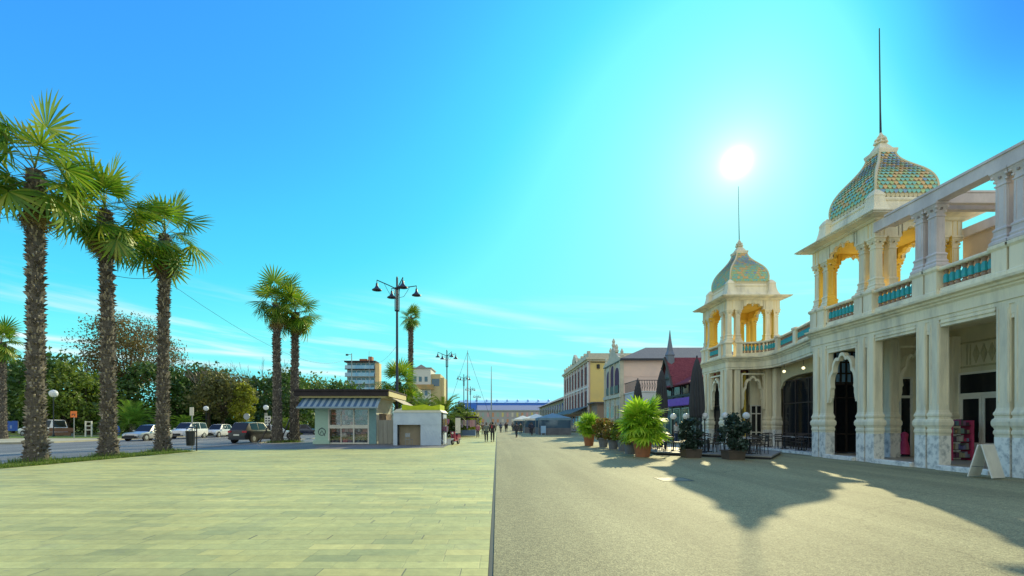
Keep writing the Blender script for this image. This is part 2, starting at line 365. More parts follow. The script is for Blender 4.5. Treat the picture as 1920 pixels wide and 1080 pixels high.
def paving_material():
    m, nt, N, L, p, mt = nodes_of('stone_slab_paving')
    tc = N.new('ShaderNodeTexCoord'); sp = N.new('ShaderNodeSeparateXYZ'); L.new(tc.outputs['Object'], sp.inputs[0])
    rowh = .26
    v = mt('DIVIDE', sp.outputs[1], rowh); row = mt('FLOOR', v); fv = mt('FRACT', v)
    w1 = N.new('ShaderNodeTexWhiteNoise'); w1.noise_dimensions = '1D'; L.new(row, w1.inputs['W'])
    ln = mt('MULTIPLY_ADD', w1.outputs['Value'], .50, .40)
    u = mt('ADD', mt('DIVIDE', sp.outputs[0], ln), mt('MULTIPLY', w1.outputs['Value'], 37.3))
    # joints at uneven spacing along each row
    wob = N.new('ShaderNodeTexNoise'); wob.noise_dimensions = '2D'; wob.inputs['Scale'].default_value = .9; wob.inputs['Detail'].default_value = 0
    cb = N.new('ShaderNodeCombineXYZ'); L.new(u, cb.inputs[0]); L.new(mt('MULTIPLY', row, 7.7), cb.inputs[1]); L.new(cb.outputs[0], wob.inputs['Vector'])
    u2 = mt('ADD', u, mt('MULTIPLY', wob.outputs[0], 1.0))
    cu = mt('FLOOR', u2); fu = mt('FRACT', u2)
    c2 = N.new('ShaderNodeCombineXYZ'); L.new(cu, c2.inputs[0]); L.new(row, c2.inputs[1])
    w2 = N.new('ShaderNodeTexWhiteNoise'); w2.noise_dimensions = '2D'; L.new(c2.outputs[0], w2.inputs['Vector'])
    rp = N.new('ShaderNodeValToRGB'); L.new(w2.outputs['Value'], rp.inputs[0])
    cols = [(0, (0.358, 0.368, 0.136)), (.12, (0.434, 0.433, 0.158)), (.38, (0.464, 0.460, 0.168)), (.55, (0.430, 0.445, 0.172)), (.72, (0.495, 0.483, 0.176)), (.86, (0.395, 0.422, 0.172)), (.94, (0.525, 0.509, 0.194)), (1, (0.336, 0.361, 0.158))]
    e = rp.color_ramp.elements; rp.color_ramp.interpolation = 'LINEAR'
    e[0].position, e[0].color = 0, (*cols[0][1], 1); e[1].position, e[1].color = 1, (*cols[-1][1], 1)
    for q, c in cols[1:-1]: x = e.new(q); x.color = (*c, 1)
    # weathering inside the slabs
    n = N.new('ShaderNodeTexNoise'); n.inputs['Scale'].default_value = 5; n.inputs['Detail'].default_value = 8; n.inputs['Roughness'].default_value = .7
    L.new(tc.outputs['Object'], n.inputs['Vector'])
    mr = N.new('ShaderNodeMapRange'); L.new(n.outputs[0], mr.inputs[0]); mr.inputs[1].default_value = .3; mr.inputs[2].default_value = .7; mr.inputs[3].default_value = .80; mr.inputs[4].default_value = 1.14
    n3 = N.new('ShaderNodeTexNoise'); n3.inputs['Scale'].default_value = .35; n3.inputs['Detail'].default_value = 4; L.new(tc.outputs['Object'], n3.inputs['Vector'])
    mr3 = N.new('ShaderNodeMapRange'); L.new(n3.outputs[0], mr3.inputs[0]); mr3.inputs[1].default_value = .35; mr3.inputs[2].default_value = .65; mr3.inputs[3].default_value = .88; mr3.inputs[4].default_value = 1.06
    rw = N.new('ShaderNodeTexWhiteNoise'); rw.noise_dimensions = '1D'; L.new(mt('ADD', row, 91.3), rw.inputs['W'])
    rowk = mt('MULTIPLY_ADD', rw.outputs['Value'], .22, .88)
    sc = N.new('ShaderNodeVectorMath'); sc.operation = 'SCALE'; L.new(rp.outputs[0], sc.inputs[0]); L.new(mt('MULTIPLY', rowk, mt('MULTIPLY', mr.outputs[0], mr3.outputs[0])), sc.inputs['Scale'])
    # open joints
    du = mt('MULTIPLY', mt('MINIMUM', fu, mt('SUBTRACT', 1, fu)), .8)
    dv = mt('MULTIPLY', mt('MINIMUM', fv, mt('SUBTRACT', 1, fv)), rowh)
    dj = mt('MINIMUM', du, dv)
    jm = N.new('ShaderNodeMapRange'); L.new(dj, jm.inputs[0]); jm.inputs[1].default_value = .004; jm.inputs[2].default_value = .009
    w3 = N.new('ShaderNodeMapRange'); L.new(w1.outputs['Value'], w3.inputs[0]); w3.inputs[3].default_value = .15; w3.inputs[4].default_value = 1.0
    mx = N.new('ShaderNodeMixRGB'); L.new(mt('MULTIPLY', mt('SUBTRACT', 1, jm.outputs[0]), w3.outputs[0]), mx.inputs[0])
    L.new(sc.outputs[0], mx.inputs[1]); mx.inputs[2].default_value = (.10, .10, .07, 1)
    gv = N.new('ShaderNodeTexVoronoi'); gv.inputs['Scale'].default_value = 1.7; L.new(tc.outputs['Object'], gv.inputs['Vector'])
    gm = N.new('ShaderNodeMapRange'); L.new(gv.outputs['Distance'], gm.inputs[0]); gm.inputs[1].default_value = .035; gm.inputs[2].default_value = .06; gm.inputs[3].default_value = .45; gm.inputs[4].default_value = 0
    n6 = N.new('ShaderNodeTexNoise'); n6.inputs['Scale'].default_value = 1.1; n6.inputs['Detail'].default_value = 7; n6.inputs['Roughness'].default_value = .7; L.new(tc.outputs['Object'], n6.inputs['Vector'])
    sm = N.new('ShaderNodeMapRange'); sm.interpolation_type = 'SMOOTHSTEP'; L.new(n6.outputs[0], sm.inputs[0]); sm.inputs[1].default_value = .56; sm.inputs[2].default_value = .74; sm.inputs[4].default_value = .42
    mx2 = N.new('ShaderNodeMixRGB'); L.new(mt('MAXIMUM', gm.outputs[0], sm.outputs[0]), mx2.inputs[0]); L.new(mx.outputs[0], mx2.inputs[1]); mx2.inputs[2].default_value = (.20, .20, .14, 1)
    L.new(mx2.outputs[0], p.inputs['Base Color'])
    rr = mt('MULTIPLY_ADD', w2.outputs['Value'], .22, .50); L.new(rr, p.inputs['Roughness'])
    bp = N.new('ShaderNodeBump'); bp.inputs['Strength'].default_value = .35; bp.inputs['Distance'].default_value = .012
    n4 = N.new('ShaderNodeTexNoise'); n4.inputs['Scale'].default_value = 14; n4.inputs['Detail'].default_value = 7; L.new(tc.outputs['Object'], n4.inputs['Vector'])
    L.new(mt('ADD', mt('MULTIPLY', jm.outputs[0], .5), mt('ADD', n4.outputs[0], mt('MULTIPLY', w2.outputs['Value'], .35))), bp.inputs['Height'])
    L.new(bp.outputs[0], p.inputs['Normal'])
    return m
def asphalt_material(name, dark, light, patch, rough=.72, k=1.0):
    m, nt, N, L, p, mt = nodes_of(name)
    tc = N.new('ShaderNodeTexCoord')
    vo = N.new('ShaderNodeTexVoronoi'); vo.inputs['Scale'].default_value = 62*k; L.new(tc.outputs['Object'], vo.inputs['Vector'])
    sp = N.new('ShaderNodeSeparateXYZ'); L.new(vo.outputs['Color'], sp.inputs[0])
    rp = N.new('ShaderNodeValToRGB'); L.new(sp.outputs[0], rp.inputs[0]); e = rp.color_ramp.elements
    e[0].color = (*dark, 1); e[1].color = (*light, 1)
    mid = e.new(.6); mid.color = (*[(a*.55+b*.45) for a, b in zip(dark, light)], 1)
    n = N.new('ShaderNodeTexNoise'); n.inputs['Scale'].default_value = .22; n.inputs['Detail'].default_value = 6; n.inputs['Roughness'].default_value = .6
    mp = N.new('ShaderNodeMapping'); mp.inputs['Scale'].default_value = (2.2, .5, 1); L.new(tc.outputs['Object'], mp.inputs[0]); L.new(mp.outputs[0], n.inputs['Vector'])
    mr = N.new('ShaderNodeMapRange'); L.new(n.outputs[0], mr.inputs[0]); mr.inputs[1].default_value = .3; mr.inputs[2].default_value = .7; mr.inputs[3].default_value = 1-patch; mr.inputs[4].default_value = 1+patch
    n5 = N.new('ShaderNodeTexNoise'); n5.inputs['Scale'].default_value = 9; n5.inputs['Detail'].default_value = 5; L.new(tc.outputs['Object'], n5.inputs['Vector'])
    mr5 = N.new('ShaderNodeMapRange'); L.new(n5.outputs[0], mr5.inputs[0]); mr5.inputs[1].default_value = .3; mr5.inputs[2].default_value = .7; mr5.inputs[3].default_value = .88; mr5.inputs[4].default_value = 1.12
    sc = N.new('ShaderNodeVectorMath'); sc.operation = 'SCALE'; L.new(rp.outputs[0], sc.inputs[0])
    mp7 = N.new('ShaderNodeMapping'); mp7.inputs['Scale'].default_value = (.9, .015, 1); L.new(tc.outputs['Object'], mp7.inputs[0])
    n7 = N.new('ShaderNodeTexNoise'); n7.inputs['Scale'].default_value = 1.0; n7.inputs['Detail'].default_value = 3; L.new(mp7.outputs[0], n7.inputs['Vector'])
    mr7 = N.new('ShaderNodeMapRange'); L.new(n7.outputs[0], mr7.inputs[0]); mr7.inputs[1].default_value = .35; mr7.inputs[2].default_value = .65; mr7.inputs[3].default_value = .84; mr7.inputs[4].default_value = 1.12
    cz = N.new('ShaderNodeTexVoronoi'); cz.feature = 'DISTANCE_TO_EDGE'; cz.inputs['Scale'].default_value = .16; 
    wn = N.new('ShaderNodeTexNoise'); wn.inputs['Scale'].default_value = .8; wn.inputs['Detail'].default_value = 5; L.new(tc.outputs['Object'], wn.inputs['Vector'])
    wa = N.new('ShaderNodeVectorMath'); wa.operation = 'MULTIPLY_ADD'; L.new(wn.outputs['Color'], wa.inputs[0]); wa.inputs[1].default_value = (1.4, 1.4, 0); L.new(tc.outputs['Object'], wa.inputs[2]); L.new(wa.outputs[0], cz.inputs['Vector'])
    ck = N.new('ShaderNodeMapRange'); L.new(cz.outputs['Distance'], ck.inputs[0]); ck.inputs[1].default_value = .0012; ck.inputs[2].default_value = .004; ck.inputs[3].default_value = .72; ck.inputs[4].default_value = 1.0
    L.new(mt('MULTIPLY', mt('MULTIPLY', mr7.outputs[0], ck.outputs[0]), mt('MULTIPLY', mr.outputs[0], mr5.outputs[0])), sc.inputs['Scale'])
    L.new(sc.outputs[0], p.inputs['Base Color']); p.inputs['Roughness'].default_value = rough; p.inputs['Specular IOR Level'].default_value = .3
    bp = N.new('ShaderNodeBump'); bp.inputs['Strength'].default_value = .5; bp.inputs['Distance'].default_value = .008
    L.new(vo.outputs['Distance'], bp.inputs['Height']); L.new(bp.outputs[0], p.inputs['Normal'])
    return m
def sheet(name, poly, z, m, kind='structure'):
    b = MB(); b.add([(x, y, z) for x, y in poly], [tuple(range(len(poly)))])
    return b.build(name, m, kind=kind)
def rect(x0, x1, y0, y1): return [(x0, y0), (x1, y0), (x1, y1), (x0, y1)]
M['paving'] = paving_material()
M['asphalt'] = asphalt_material('promenade_asphalt', (.165, .16, .09), (.39, .37, .195), .18, .75)
M['road'] = asphalt_material('road_asphalt', (.10, .10, .10), (.26, .26, .25), .15, .6)
M['earth'] = mat('dusty_ground', (.24, .22, .17), (.18, .17, .14), .3, rough=.9)
M['lawn'] = mat('lawn', (.11, .19, .02), (.17, .21, .035), 2.5, rough=.9, bump=.5, bscale=30)
M['kerb'] = mat('kerb_stone', (.40, .39, .33), (.30, .29, .26), 3, rough=.8)
M['slot'] = mat('slot_metal', (.035, .035, .035), rough=.6)
sheet('ground', rect(-2500, 2500, -300, 4500), -.06, M['earth'])
plaza = [(-.10, -14), (-.10, 270), (-19.4, 270), (-19.4, 27), (-17.45, 26.6), (-17.9, 16), (-18.2, -14)]
sheet('plaza_paving', plaza, 0, M['paving'])
sheet('promenade', rect(-.04, 36, -14, 270), 0, M['asphalt'])
b = MB(); b.box(-.098, -.042, -14, 270, -.05, -.014); b.build('drain_channel', M['slot'], kind='structure')
sheet('kiosk_apron', [(-19.4, 28.3), (-8.5, 29.0), (-3.6, 30.6), (-3.6, 48), (-19.4, 48)], .004, M['road'])
sheet('road', rect(-37.2, -19.62, -14, 250), -.03, M['road'])
sheet('side_road', rect(-120, -37.2, -14, 36.0), -.034, M['road'])
b = MB(); b.box(-19.62, -19.4, -14, 250, -.05, .06); b.build('road_kerb', M['kerb'], kind='structure')
M['pave_far'] = mat('far_pavement', (.42, .39, .27), (.34, .32, .23), 1.2, rough=.7)
b = MB(); b.prism([(-37.2, 38.5), (-39.5, 36.2), (-120, 36.2), (-120, 46), (-37.2, 46)], -.05, .10, 'z'); b.build('far_pavement', M['pave_far'], kind='structure')
b = MB(); b.prism(rect(-170, -37.2, 46, 58), -.05, .08, 'z'); b.build('park_path', M['pave_far'], kind='structure')
b = MB(); b.prism(rect(-60, -39, 47, 55), -.05, .12, 'z'); b.build('lawn_bed', M['lawn'], kind='structure')
b = MB(); b.prism(rect(-230, -37.2, 58, 260), -.05, .10, 'z'); b.build('park_lawn', M['lawn'], kind='structure')
# white parking lines
for k in range(6):
    sheet('parking_line', rect(-35.2, -32.6, 40.4+5.2*k, 40.52+5.2*k), -.025, M['white_paint'])
sheet('road_marking', rect(-26.8, -26.66, -10, 120), -.025, M['white_paint'])
# verge
verge = [(-19.4, -14), (-19.4, 27), (-17.45, 26.6), (-17.9, 16), (-18.2, -14)]
sheet('verge_soil', verge, .012, M['lawn'])
def grass(name, spots, n, hmax, m, seed):
    r = random.Random(seed); g = MB()
    for _ in range(n):
        x, y = spots(r); a = r.uniform(0, 2*PI); h = r.uniform(.35, 1)*hmax; w = .012+.01*r.random(); l = r.uniform(-.08, .08)
        dx, dy = math.cos(a)*w, math.sin(a)*w
        g.add([(x-dx, y-dy, .01), (x+dx, y+dy, .01), (x+l, y+r.uniform(-.08, .08), .01+h)], [(0, 1, 2)])
    return g.build(name, m, kind='stuff')
M['grass'] = mat('grass_blade', (.1, .2, .03), rough=.6, island=[(.07, .15, .02), (.13, .22, .03), (.22, .27, .06)], transl=.4)
def vs(r):
    y = r.uniform(12, 26.5); return r.uniform(-19.35, -17.95+(y-16)*.05 if y < 26 else -17.6), y
grass('grass', vs, 16000, .13, M['grass'], 3)
def vs2(r):
    c = r.choice([(-19.0, 18.9), (-18.8, 22.2), (-18.8, 25.8), (-18.4, 38.4), (-17.6, 39.4)]); a = r.uniform(0, 2*PI); d = .25+abs(r.gauss(0, .3))
    return c[0]+d*math.cos(a), c[1]+d*math.sin(a)
grass('tall_grass', vs2, 3500, .30, M['grass'], 4)
# inspection cover in the asphalt
cv = thing('manhole_cover', 'rectangular metal inspection cover set into the sunlit asphalt', 'manhole cover', (5.15, 13.4, 0))
b = MB(); b.box(4.75, 5.55, 13.05, 13.75, -.02, .006); b.build('cover_plate', mat('cover_iron', (.16, .155, .13), (.11, .105, .09), 30, rough=.6), cv)
b = MB()
for x0, x1, y0, y1 in ((4.70, 5.60, 12.99, 13.05), (4.70, 5.60, 13.75, 13.81), (4.70, 4.75, 13.05, 13.75), (5.55, 5.60, 13.05, 13.75)): b.box(x0, x1, y0, y1, -.02, .009)
b.build('cover_frame', M['slot'], cv)

# ---------------------------------------------------------------- the cafe building with its two tiled pavilions
cafe = thing('cafe_building', 'ornate cream two-storey café building with two tiled onion-roofed pavilions on the right', 'building', (15.6, 27, 0))
XF = 15.6
def part(name, mb, m, parent=None, smooth=False): return mb.build(name, m, parent or cafe, smooth=smooth)
PIL = [(.215, 1.2), (.215, 1.26), (.235, 1.32), (.235, 1.38), (.215, 1.44), (.23, 1.50), (.265, 1.57), (.272, 1.68), (.25, 1.76), (.215, 1.80), (.215, 1.87), (.235, 1.90), (.235, 1.96), (.205, 2.03), (.185, 2.12), (.185, 5.30)]
def pillar(x, y, base=True, ztop=5.30, hw=1.0):
    b = MB(); b.lathe([(r*hw, z) for r, z in PIL[:-1]]+[(.185*hw, ztop)], (x, y, 0), square=True)
    # sunk panels down the shaft
    for sx, sy in ((-1, 0), (0, -1)):
        q = .185*hw
        for t in (-1, 1):
            if sx: b.box(x-q-.015, x-q, y+t*.13*hw-.02, y+t*.13*hw+.02, 2.3, ztop-.1)
            else: b.box(x+t*.13*hw-.02, x+t*.13*hw+.02, y-q-.015, y-q, 2.3, ztop-.1)
    o = part('pillar', b, M['stone'])
    b = MB(); b.lathe([(.218*hw, 0), (.218*hw, 1.2)], (x, y, 0), square=True); part('marble_base', b, M['marble'], o)
    return o
XC = XF+.25
PAIRS = [22.8, 20.0, 17.2, 14.45, 11.7, 8.95]
for ys in PAIRS:
    pillar(XC, ys-.24); pillar(XC, ys-.75)
    b = MB(); b.box(XC+.06, XC+.14, ys-.58, ys-.41, .1, 5.3); b.box(XC-.16, XC+.1, ys-.58, ys-.41, 5.0, 5.3); b.lathe([(.07, 4.86), (.07, 4.99)], (XC-.1, ys-.495, 0), 10); part('pillar_web', b, M['stone'])
pillar(17.35, 20.2); pillar(19.42, 19.55)
# far pavilion ground floor: pillar pairs at the corners
FX0, FX1, FY0, FY1 = 15.6, 19.3, 31.2, 34.9
for x, y in ((FX0+.25, FY0+.25), (FX0+.25, FY0+.80), (FX0+.80, FY0+.25), (FX0+.25, FY1-.25), (FX0+.25, FY1-.80), (FX1-.25, FY0+.25), (FX1-.75, FY0+.25), (FX1-.25, FY1-.25)): pillar(x, y)
# entablature, cornice, floor slab
path = [(XF, 7.0), (XF, 22.9)]
link = catmull([(XF+.1, 22.9, 0), (16.45, 23.6, 0), (16.95, 25.2, 0), (17.6, 27.8, 0), (17.95, 29.6, 0), (17.7, 30.75, 0), (16.9, 31.1, 0), (16.1, 31.15, 0)], 5)
link = [(p.x, p.y) for p in link]
far_front = [(16.1, 31.15), (15.72, 31.2), (15.6, 31.35), (15.6, 34.95)]
CORN = [(.0, 5.84), (.05, 5.84), (.06, 5.90), (.14, 5.93), (.15, 6.0), (.28, 6.04), (.30, 6.12), (.0, 6.16)]
ENT = [(-.42, 5.30), (-.06, 5.30), (-.06, 5.42), (-.02, 5.44), (-.02, 5.78), (.03, 5.84), (-.42, 5.84)]
PLIN = [(-.28, 6.16), (.0, 6.16), (.0, 6.30), (-.04, 6.33), (-.04, 6.40), (-.24, 6.40), (-.24, 6.33)]
RAIL = [(-.28, 7.02), (.02, 7.02), (.04, 7.06), (.04, 7.10), (.0, 7.14), (-.26, 7.14), (-.30, 7.10), (-.30, 7.06)]
near_tri = [(XF, 7.0), (XF, 15), (XF, 22.85)]
far_path = link[2:]+far_front[1:]
def dens(P): return P
for nm, P in (('near', near_tri), ('far', far_path)):
    b = MB(); sweep(b, P, ENT); part('frieze', b, M['stone'])
    b = MB(); sweep(b, P, CORN); part('cornice', b, M['stone'])
b = MB()
b.box(XF+.38, 26, 7.0, 22.85, 5.62, 6.12)
b.prism([(p[0]+.3, p[1]) for p in far_path]+[(FX0+.3, FY1), (26, FY1), (26, 22.86), (16.3, 22.86)], 5.66, 6.14, 'z')
part('floor_slab', b, M['stone'])
# balusters
bal = MB(); bal.lathe([(.065, 0), (.075, .03), (.075, .09), (.045, .13), (.082, .16)], n=8, mi=1); bal.lathe([(.082, .16), (.092, .28), (.082, .40), (.055, .47)], n=8); bal.lathe([(.055, .47), (.05, .50), (.07, .54), (.075, .58), (.075, .62)], n=8, mi=1)
bal_me = None
def balustrade(P, spacing=.21, label=None):
    global bal_me
    b = MB(); sweep(b, P, PLIN); sweep(b, P, RAIL)
    o = part('balustrade', b, M['stone'])
    pts = []; acc = spacing*.6
    for i in range(len(P)-1):
        a = Vector(P[i]); c = Vector(P[i+1]); L_ = (c-a).length; d = (c-a)/max(L_, 1e-6); nn = Vector((-d.y, d.x))
        t = acc
        while t < L_-1e-4:
            q = a+d*t+nn*(-.14); pts.append((q.x, q.y)); t += spacing
        acc = t-L_
    for q in pts:
        if bal_me is None:
            x = bal.build('baluster', [M['teal'], M['baluster_clay']], None, smooth=True); bal_me = x.data
        else:
            x = bpy.data.objects.new('baluster', bal_me); COL.objects.link(x)
        x.parent = o; x.location = (q[0]-cafe.location.x, q[1]-cafe.location.y, 6.40)
    return o
def pedestal(x, y, hw=.25):
    b = MB(); b.lathe([(hw, 6.16), (hw, 6.30), (hw-.03, 6.33), (hw-.03, 7.0), (hw, 7.04), (hw+.03, 7.08), (hw+.03, 7.16), (hw-.01, 7.2)], (x, y, 0), square=True)
    return part('pedestal', b, M['stone'])
for i, ys in enumerate(PAIRS):
    pedestal(XF+.16, ys-.24); pedestal(XF+.16, ys-.75)
    b = MB(); b.box(XF+.02, XF+.27, ys-.51, ys-.48, 6.3, 7.0); b.lathe([(.04, 6.35), (.07, 6.55), (.04, 6.8), (.06, 6.95)], (XF+.14, ys-.495, 0), 8); part('pedestal_infill', b, M['iron'])
    if i < 5: balustrade([(XF, PAIRS[i+1]+.02), (XF, ys-1.0)])
balustrade(link[3:-2])
balustrade([(FX0, FY0+1.15), (FX0, FY1-1.1)])
for x, y in ((FX0+.16, FY0+.2), (FX0+.16, FY0+.85), (FX0+.85, FY0+.12), (FX0+.16, FY1-.2), (FX0+.16, FY1-.85), (17.9, 29.2), (17.35, 26.6)): pedestal(x, y, .24 if x < 17 else .16)

# --- upper storey columns and pavilions
def col_mesh(x, y, z0, z1, k=1.0):
    b = MB()
    b.lathe([(.25*k, z0), (.25*k, z0+.08), (.20*k, z0+.14), (.215*k, z0+.20), (.18*k, z0+.27), (.175*k, z0+.40), (.195*k, z0+.43), (.195*k, z0+.47), (.15*k, z0+.52), (.145*k, z1-.50)], (x, y, 0), square=True)
    b.lathe([(.17*k, z1-.50), (.17*k, z1-.46), (.14*k, z1-.44), (.15*k, z1-.30), (.19*k, z1-.20), (.235*k, z1-.12), (.21*k, z1-.10), (.25*k, z1-.07), (.25*k, z1)], (x, y, 0), square=True)
    for sx in (-1, 1):                      # leaf volutes on the capital
        for sy in (-1, 1):
            b.sphere((x+sx*.19*k, y+sy*.19*k, z1-.19), .055*k, 6); b.sphere((x+sx*.15*k, y+sy*.15*k, z1-.33), .05*k, 6)
            b.sphere((x+sx*.17*k, y, z1-.24), .05*k, 6); b.sphere((x, y+sy*.17*k, z1-.24), .05*k, 6)
    # fluting fillets
    for t in (-1, 1):
        b.box(x+t*.085*k-.012, x+t*.085*k+.012, y-.16*k, y+.16*k, z0+.6, z1-.56); b.box(x-.16*k, x+.16*k, y+t*.085*k-.012, y+t*.085*k+.012, z0+.6, z1-.56)
    return b
def column(x, y, z0=7.2, z1=9.5, m='stone', k=1.0, inward=None):
    o = part('column', col_mesh(x, y, z0, z1, k), [M[m], M['ochre']])
    if inward:                              # ochre paint and the sun's yellow, both put into the two inward sides' colour
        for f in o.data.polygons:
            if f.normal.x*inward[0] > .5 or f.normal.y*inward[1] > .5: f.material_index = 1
    return o
ZC, ZE = 9.40, 10.03
def pavilion(x0, x1, y0, y1, pole_top, mst):
    cx, cy = (x0+x1)/2, (y0+y1)/2
    e = .24
    for sx in (-1, 1):
        for sy in (-1, 1):
            px = x0+e if sx < 0 else x1-e; py = y0+e if sy < 0 else y1-e
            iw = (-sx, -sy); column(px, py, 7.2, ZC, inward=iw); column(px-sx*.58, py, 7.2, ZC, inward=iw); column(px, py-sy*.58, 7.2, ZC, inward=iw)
            if sx > 0 or sy > 0:
                b = MB(); b.lathe([(.25, 6.14), (.25, 7.2)], (px, py, 0), square=True); b.lathe([(.22, 6.14), (.22, 7.2)], (px-sx*.58, py, 0), square=True); b.lathe([(.22, 6.14), (.22, 7.2)], (px, py-sy*.58, 0), square=True); part('pedestal', b, M['stone'])
    # arched headers, stone outside and ochre within
    for ax in ('x', 'y'):
        lo_, hi_ = (y0, y1) if ax == 'x' else (x0, x1)
        a0, a1 = lo_+.98, hi_-.98
        cur = [(lo_+.02, ZC), (a0-.02, ZC)]+[(q, z) for q, z in lobed(a0, a1, 9.15, 9.86, 36, 7, .16)]+[(a1+.02, ZC), (hi_-.02, ZC)]
        for side in (0, 1):
            if ax == 'x': f = x0+.04 if side == 0 else x1-.42
            else: f = y0+.04 if side == 0 else y1-.42
            b = MB(); b.archpanel(lo_+.02, hi_-.02, ZE, cur, f if side == 0 else f+.19, f+.19 if side == 0 else f+.38, ax); o = part('arch_header', b, M['stone'])
            b = MB(); b.archpanel(lo_+.03, hi_-.03, ZE-.004, [(q, z-.03) for q, z in cur], f+.192 if side == 0 else f+.002, f+.36 if side == 0 else f+.188, ax); part('arch_lining', b, M['ochre'], o)
            b = MB(); mid = (a0+a1)/2; t = f+.1
            b.lathe([(.02, 9.62), (.06, 9.68), (.05, 9.76), (.09, 9.82), (.09, 9.9)], (t, mid, 0) if ax == 'x' else (mid, t, 0), 8); part('pendant', b, M['stone'], o)
    b = MB(); b.box(x0+.45, x1-.45, y0+.45, y1-.45, ZE-.16, ZE-.02); part('ceiling', b, M['ochre'])
    # eaves: stepped soffit and thin edge
    hx, hy = (x1-x0)/2, (y1-y0)/2
    b = MB()
    pr = [(.03, ZE-.02), (.10, ZE+.02), (.11, ZE+.06), (.20, ZE+.08), (.46, ZE+.13), (.47, ZE+.16), (.52, ZE+.18), (.53, ZE+.22), (.0, ZE+.30)]
    h = max(hx, hy); k = hy/hx
    n0 = len(b.v)
    vs_ = []; fs_ = []
    for o_, z in pr:
        for sx, sy in ((1, 1), (-1, 1), (-1, -1), (1, -1)): vs_.append((cx+sx*(hx+o_), cy+sy*(hy+o_), z))
    for i in range(len(pr)-1):
        for q in range(4): fs_.append((i*4+q, i*4+(q+1) % 4, (i+1)*4+(q+1) % 4, (i+1)*4+q))
    fs_.append((3, 2, 1, 0)); fs_.append(tuple(range((len(pr)-1)*4, len(pr)*4)))
    b.add(vs_, fs_); eave = part('eaves', b, M[mst])
    # attic under the dome with swept sides
    za = ZE+.28
    b = MB(); b.lathe([(1.72, za-.03), (1.66, za+.12), (1.52, za+.34), (1.44, za+.66), (1.40, za+.76), (1.45, za+.80), (1.45, za+.86), (1.38, za+.89), (1.36, za+.96), (1.28, za+1.0)], (cx, cy, 0), square=True)
    att = part('attic', b, M[mst])
    for sx in (-1, 1):
        for sy in (-1, 1):      # corner horns
            b = MB(); qx, qy = cx+sx*1.42, cy+sy*1.42
            b.lathe([(.46, za-.02), (.42, za+.10), (.31, za+.34), (.25, za+.60), (.22, za+.86), (.24, za+.92), (.20, za+1.02), (.12, za+1.14), (.04, za+1.22)], (qx, qy, 0), square=True); part('corner_block', b, M[mst], att)
    # ogee roof: cream body, then rows of scale tiles on the four faces, ridges
    z0 = za+.98
    prof = [(1.24, 0), (1.31, .20), (1.33, .45), (1.30, .74), (1.21, 1.04), (1.05, 1.33), (.84, 1.60), (.64, 1.85), (.48, 2.09), (.38, 2.31), (.33, 2.52)]
    roof = MB(); roof.lathe([(r, z0+z) for r, z in prof], (cx, cy, 0), square=True); roof = part('tiled_roof', roof, M['t_cream'])
    fine = [(p.x, p.y) for p in catmull([(r, z) for r, z in prof] and [(r, z, 0) for r, z in prof], 8)]
    arc = [0]
    for i in range(1, len(fine)): arc.append(arc[-1]+math.hypot(fine[i][0]-fine[i-1][0], fine[i][1]-fine[i-1][1]))
    def at(s):
        s = max(0, min(arc[-1], s))
        for i in range(1, len(arc)):
            if arc[i] >= s:
                t = (s-arc[i-1])/(arc[i]-arc[i-1]+1e-9); return (fine[i-1][0]+(fine[i][0]-fine[i-1][0])*t, fine[i-1][1]+(fine[i][1]-fine[i-1][1])*t)
    rows = 17; rh = arc[-1]/rows; tw = .19
    tr = random.Random(int(cy*10))
    for face in range(4):
        tl = MB()
        ca, sa = math.cos(face*PI/2), math.sin(face*PI/2)
        def T(u, r, z): return (cx+ca*r-sa*u, cy+sa*r+ca*u, z0+z)
        for i in range(rows):
            s0 = i*rh; (r0, za_), (r1, zb_), (rm, zm) = at(s0), at(s0+rh*1.02), at(s0+rh*.45)
            nx, nz = (zb_-za_), -(r1-r0); nl = math.hypot(nx, nz); nx /= nl; nz /= nl
            nt_ = int(2*r0/tw)+2
            for c in range(-nt_//2-1, nt_//2+2):
                uc = (c+(.5 if i % 2 else 0))*tw
                ul, ur = uc-tw*.47, uc+tw*.47
                lim = r1-.05
                if ur < -lim or ul > lim: continue
                ul = max(ul, -lim); ur = min(ur, lim); uc2 = max(-lim, min(lim, uc))
                off = .055
                vs_ = [T(ul, rm+nx*off, zm+nz*off), T(uc2, r0+nx*off, za_+nz*off), T(ur, rm+nx*off, zm+nz*off), T(ur, r1+nx*.022, zb_+nz*.022), T(ul, r1+nx*.022, zb_+nz*.022)]
                ph = i % 8; zz = ph if ph < 4 else 8-ph
                k_ = (c*2+(i % 2)+zz*2) % 12
                if i >= 2 and k_ in (0, 1, 2): mi = 2
                else: mi = (0 if ((c+i//2) % 3) else 1) if i < 9 else (3 if (c+i) % 3 else 0)
                if tr.random() < .10: mi = tr.choice((0, 1, 3, 2))
                if i < 1: mi = 4
                tl.add(vs_, [(0, 1, 2, 3, 4)], mi)
        tl.build('scale_tiles', [M['t_teal'], M['t_green'], M['t_orange'], M['t_blue'], M['t_cream']], roof)
    rd = MB()
    for sx, sy in ((1, 1), (-1, 1), (-1, -1), (1, -1)):
        rd.tube([(cx+sx*(r+.01), cy+sy*(r+.01), z0+z) for r, z in fine[::3]], .055, 6)
    rd.build('ridge', M['t_cream'], roof, smooth=True)
    zn = z0+2.46
    b = MB(); b.lathe([(.40, zn), (.43, zn+.12), (.43, zn+.18), (.33, zn+.20), (.28, zn+.30), (.26, zn+.34), (.17, zn+.50), (.16, zn+.54)], (cx, cy, 0), square=True)
    part('roof_cap', b, M[mst], roof)
    b = MB(); zf = zn+.52
